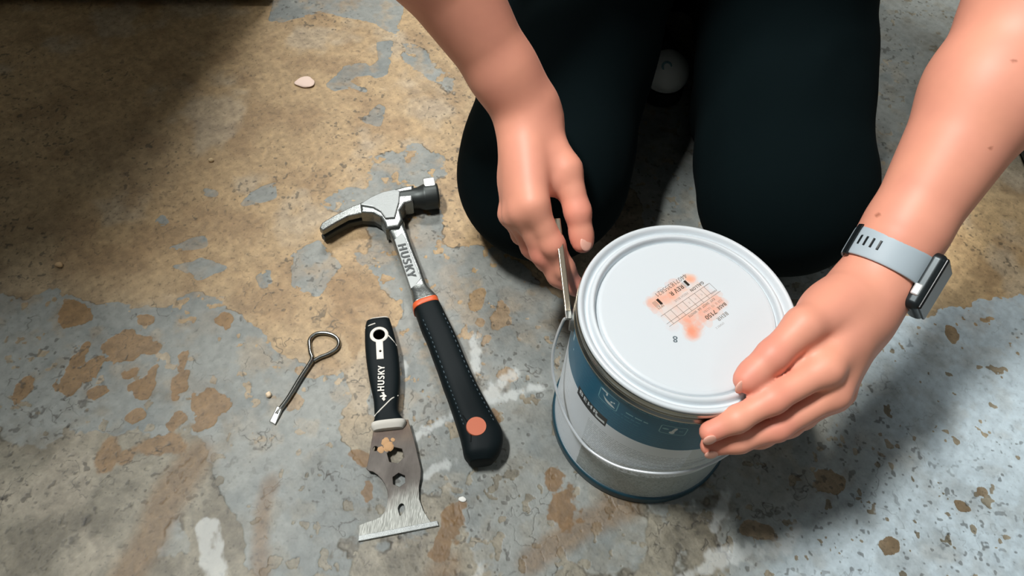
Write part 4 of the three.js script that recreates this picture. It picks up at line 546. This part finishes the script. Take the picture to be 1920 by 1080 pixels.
  part('hair', own(nets((x, y, z) => Math.max(hair.f(x, y, z) + 0.003 * (fbm(x * 90, (y + z) * 20, 3) - 0.5), -face.f(x, y, z)), [0.03, 0.66, -0.72], [0.27, 0.94, -0.44], 0.006)), std([38, 28, 22], 0.6), t, 'short dark hair');
  for (const s of [-1, 1]) { const e = part('eye', own(new THREE.SphereGeometry(0.0105, 20, 14).translate(...hd(s * 0.031, 0.012, 0.0785))), std([228, 224, 218], 0.2), t); part('iris', own(new THREE.SphereGeometry(0.0052, 16, 12).translate(...hd(s * 0.031, 0.011, 0.0848))), std([52, 38, 26], 0.2), e); }
  // shoes: one pale heel shows between the thighs
  for (const [i, c] of [[0, [0.168, 0.036, -0.772]], [1, [0.262, 0.045, -1.06]]]) {
    const fx = i ? 0.258 : 0.085, fz = i ? -1.19 : -0.975;
    const sh = group([cap(mix(c, [fx, 0.04, fz], 0.16), [fx, 0.04, fz], 0.030, 0.036, 0.03)], 0.02), heel = ell([c[0], c[1], c[2]], [0.029, 0.026, 0.030], null, 0.02);
    const lo = [Math.min(c[0], fx) - 0.06, -0.01, fz - 0.07], hi = [Math.max(c[0], fx) + 0.06, 0.12, c[2] + 0.06];
    const s = part('shoe', own(nets((x, y, z) => Math.max(sh.f(x, y, z), 0.012 - y), lo, hi, 0.004)), std([24, 30, 33], 0.8), t, 'dark shoe');
    part('heel_cap', own(nets((x, y, z) => Math.max(heel.f(x, y, z), 0.022 - y), [c[0] - 0.05, 0, c[2] - 0.05], [c[0] + 0.05, 0.09, c[2] + 0.05], 0.002)), std([240, 243, 238], 0.6), s, 'pale grey rounded heel');
    part('sole', own(nets((x, y, z) => Math.max(smin(sh.f(x, Math.max(y, 0.024), z), heel.f(x, Math.max(y, 0.024), z), 0.02) - 0.002, y - 0.020, 0.0012 - y), lo, hi, 0.003)), std([20, 25, 27], 0.8), s);
    if (!i) part('heel_mark', own(new THREE.TorusGeometry(0.0052, 0.0014, 8, 24, 4.6).rotateX(-0.75).translate(c[0] - 0.004, c[1] + 0.0205, c[2] + 0.016)), std([120, 160, 170], 0.5), s, 'small round mark');
  }
}
// ------------------------------------------------------------------ wristwatch
{
  const c = V(...mix(WR_R, ELB_R, 0.13)), a = V(...ELB_R).sub(V(...WR_R)).normalize(), v = camera.position.clone().sub(c).normalize();
  const X = v.clone().cross(a).negate().normalize();      // towards the right of the picture, square to the arm
  if (X.x < 0) X.negate();
  const Z = X.clone().cross(a).normalize();               // completes the frame; points to or away from the lens
  if (Z.dot(v) < 0) Z.negate();
  const t = thing('wristwatch', 'pale grey strapped wristwatch with dark square case on the wrist right of the can', 'watch', c.toArray());
  const RA = 0.0288, RB = 0.0280, band = (r, w, th, a0, a1, n, off = 0) => {   // curved strap piece, angle from X towards Z
    const prof = []; for (let i = 0; i < 20; i++) { const q = i / 20 * 2 * Math.PI, s = 0.35; prof.push([Math.sign(Math.cos(q)) * Math.pow(Math.abs(Math.cos(q)), s) * w / 2, Math.sign(Math.sin(q)) * Math.pow(Math.abs(Math.sin(q)), s) * th / 2]); }
    const pos = [], idx = [], m = prof.length; for (let i = 0; i <= n; i++) { const q = lerp(a0, a1, i / n), cx = Math.cos(q), cz = Math.sin(q); for (const [u, h] of prof) { const p = V(0, 0, 0).addScaledVector(X, (RA + r + h) * cx).addScaledVector(Z, (RB + r + h) * cz).addScaledVector(a, u + off); pos.push(p.x, p.y, p.z); } }
    for (let i = 0; i < n; i++) for (let j = 0; j < m; j++) { const p = i * m + j, q = i * m + (j + 1) % m; idx.push(p, q, p + m, q, q + m, p + m); }
    for (const e of [0, n]) { const o = pos.length / 3; let s = V(0, 0, 0); for (let j = 0; j < m; j++) s.add(V(pos[(e * m + j) * 3], pos[(e * m + j) * 3 + 1], pos[(e * m + j) * 3 + 2])); s.divideScalar(m); pos.push(s.x, s.y, s.z); for (let j = 0; j < m; j++) e ? idx.push(o, e * m + (j + 1) % m, e * m + j) : idx.push(o, j, (j + 1) % m); }
    const g = new THREE.BufferGeometry(); g.setAttribute('position', new THREE.Float32BufferAttribute(pos, 3)); g.setIndex(idx); g.computeVertexNormals(); return g;
  };
  const strapM = std([176, 190, 198], 0.55), dark = std([22, 28, 31], 0.4), D = Math.PI / 180;
  const st = part('strap', band(0.0012, 0.0225, 0.0024, 20 * D, 150 * D, 90), strapM, t, 'pale grey strap'); part('strap', band(0.0012, 0.0225, 0.0024, 146 * D, 330 * D, 120), strapM, t, 'inner length of the strap');
  for (const q of [138, 128, 118, 108]) part('strap_hole', band(0.0023, 0.0075, 0.0010, (q - 1.6) * D, (q + 1.6) * D, 3, 0.0005), dark, st);
  part('keeper', band(0.0024, 0.0250, 0.0030, 147 * D, 157 * D, 6), dark, t, 'dark keeper loop');
  const N = X.clone().multiplyScalar(0.97).addScaledVector(Z, 0.22).normalize(), B = N.clone().cross(a).normalize(), sg = B.dot(v) < 0 ? -1 : 1, M = new THREE.Matrix4().makeBasis(a.clone().multiplyScalar(sg), B.multiplyScalar(sg), N).setPosition(X.clone().multiplyScalar(RA + 0.0035).addScaledVector(Z, -0.001).addScaledVector(a, -0.006));
  const cs = part('case', new RoundedBoxGeometry(0.045, 0.042, 0.0135, 5, 0.0056).applyMatrix4(M), std([44, 50, 52], 0.35, 0.6), t, 'dark square watch case');
  part('crystal', new RoundedBoxGeometry(0.041, 0.038, 0.003, 4, 0.0014).translate(0, 0, 0.0060).applyMatrix4(M), std([8, 10, 11], 0.3), cs, 'black glass');
  part('crown', new RoundedBoxGeometry(0.009, 0.0032, 0.0058, 3, 0.0014).translate(-0.0085 * sg, 0.0208, -0.001).applyMatrix4(M), std([225, 228, 228], 0.3, 0.3), cs, 'crown with a painted highlight');  // highlight on the case side painted as the pale crown colour
}
// ------------------------------------------------------------------ steel rod held in the left-of-picture hand
{
  const t = thing('steel_rod', 'thin shiny steel prying rod held upright in the hand left of the can', 'rod', [0.0345, 0.18, -0.345]);
  const A = V(0.0308, 0.190, -0.3870), Bp = V(0.0452, 0.167, -0.3135), O = V(0.0345, 0.18, -0.345);
  part('rod', new RoundedBoxGeometry(0.0052, 0.0024, A.distanceTo(Bp), 3, 0.0010).applyQuaternion(new THREE.Quaternion().setFromUnitVectors(V(0, 0, 1), Bp.clone().sub(A).normalize())).translate(...A.clone().add(Bp).multiplyScalar(0.5).sub(O).toArray()), std([176, 164, 146], 0.25, 0.9), t);
  part('flat_end', new RoundedBoxGeometry(0.0055, 0.0022, 0.012, 3, 0.0008).applyQuaternion(new THREE.Quaternion().setFromUnitVectors(V(0, 0, 1), Bp.clone().sub(A).normalize())).translate(...Bp.clone().sub(O).toArray()), CHROME, t);
}
scene.updateMatrixWorld(true);
renderer.render(scene, camera);
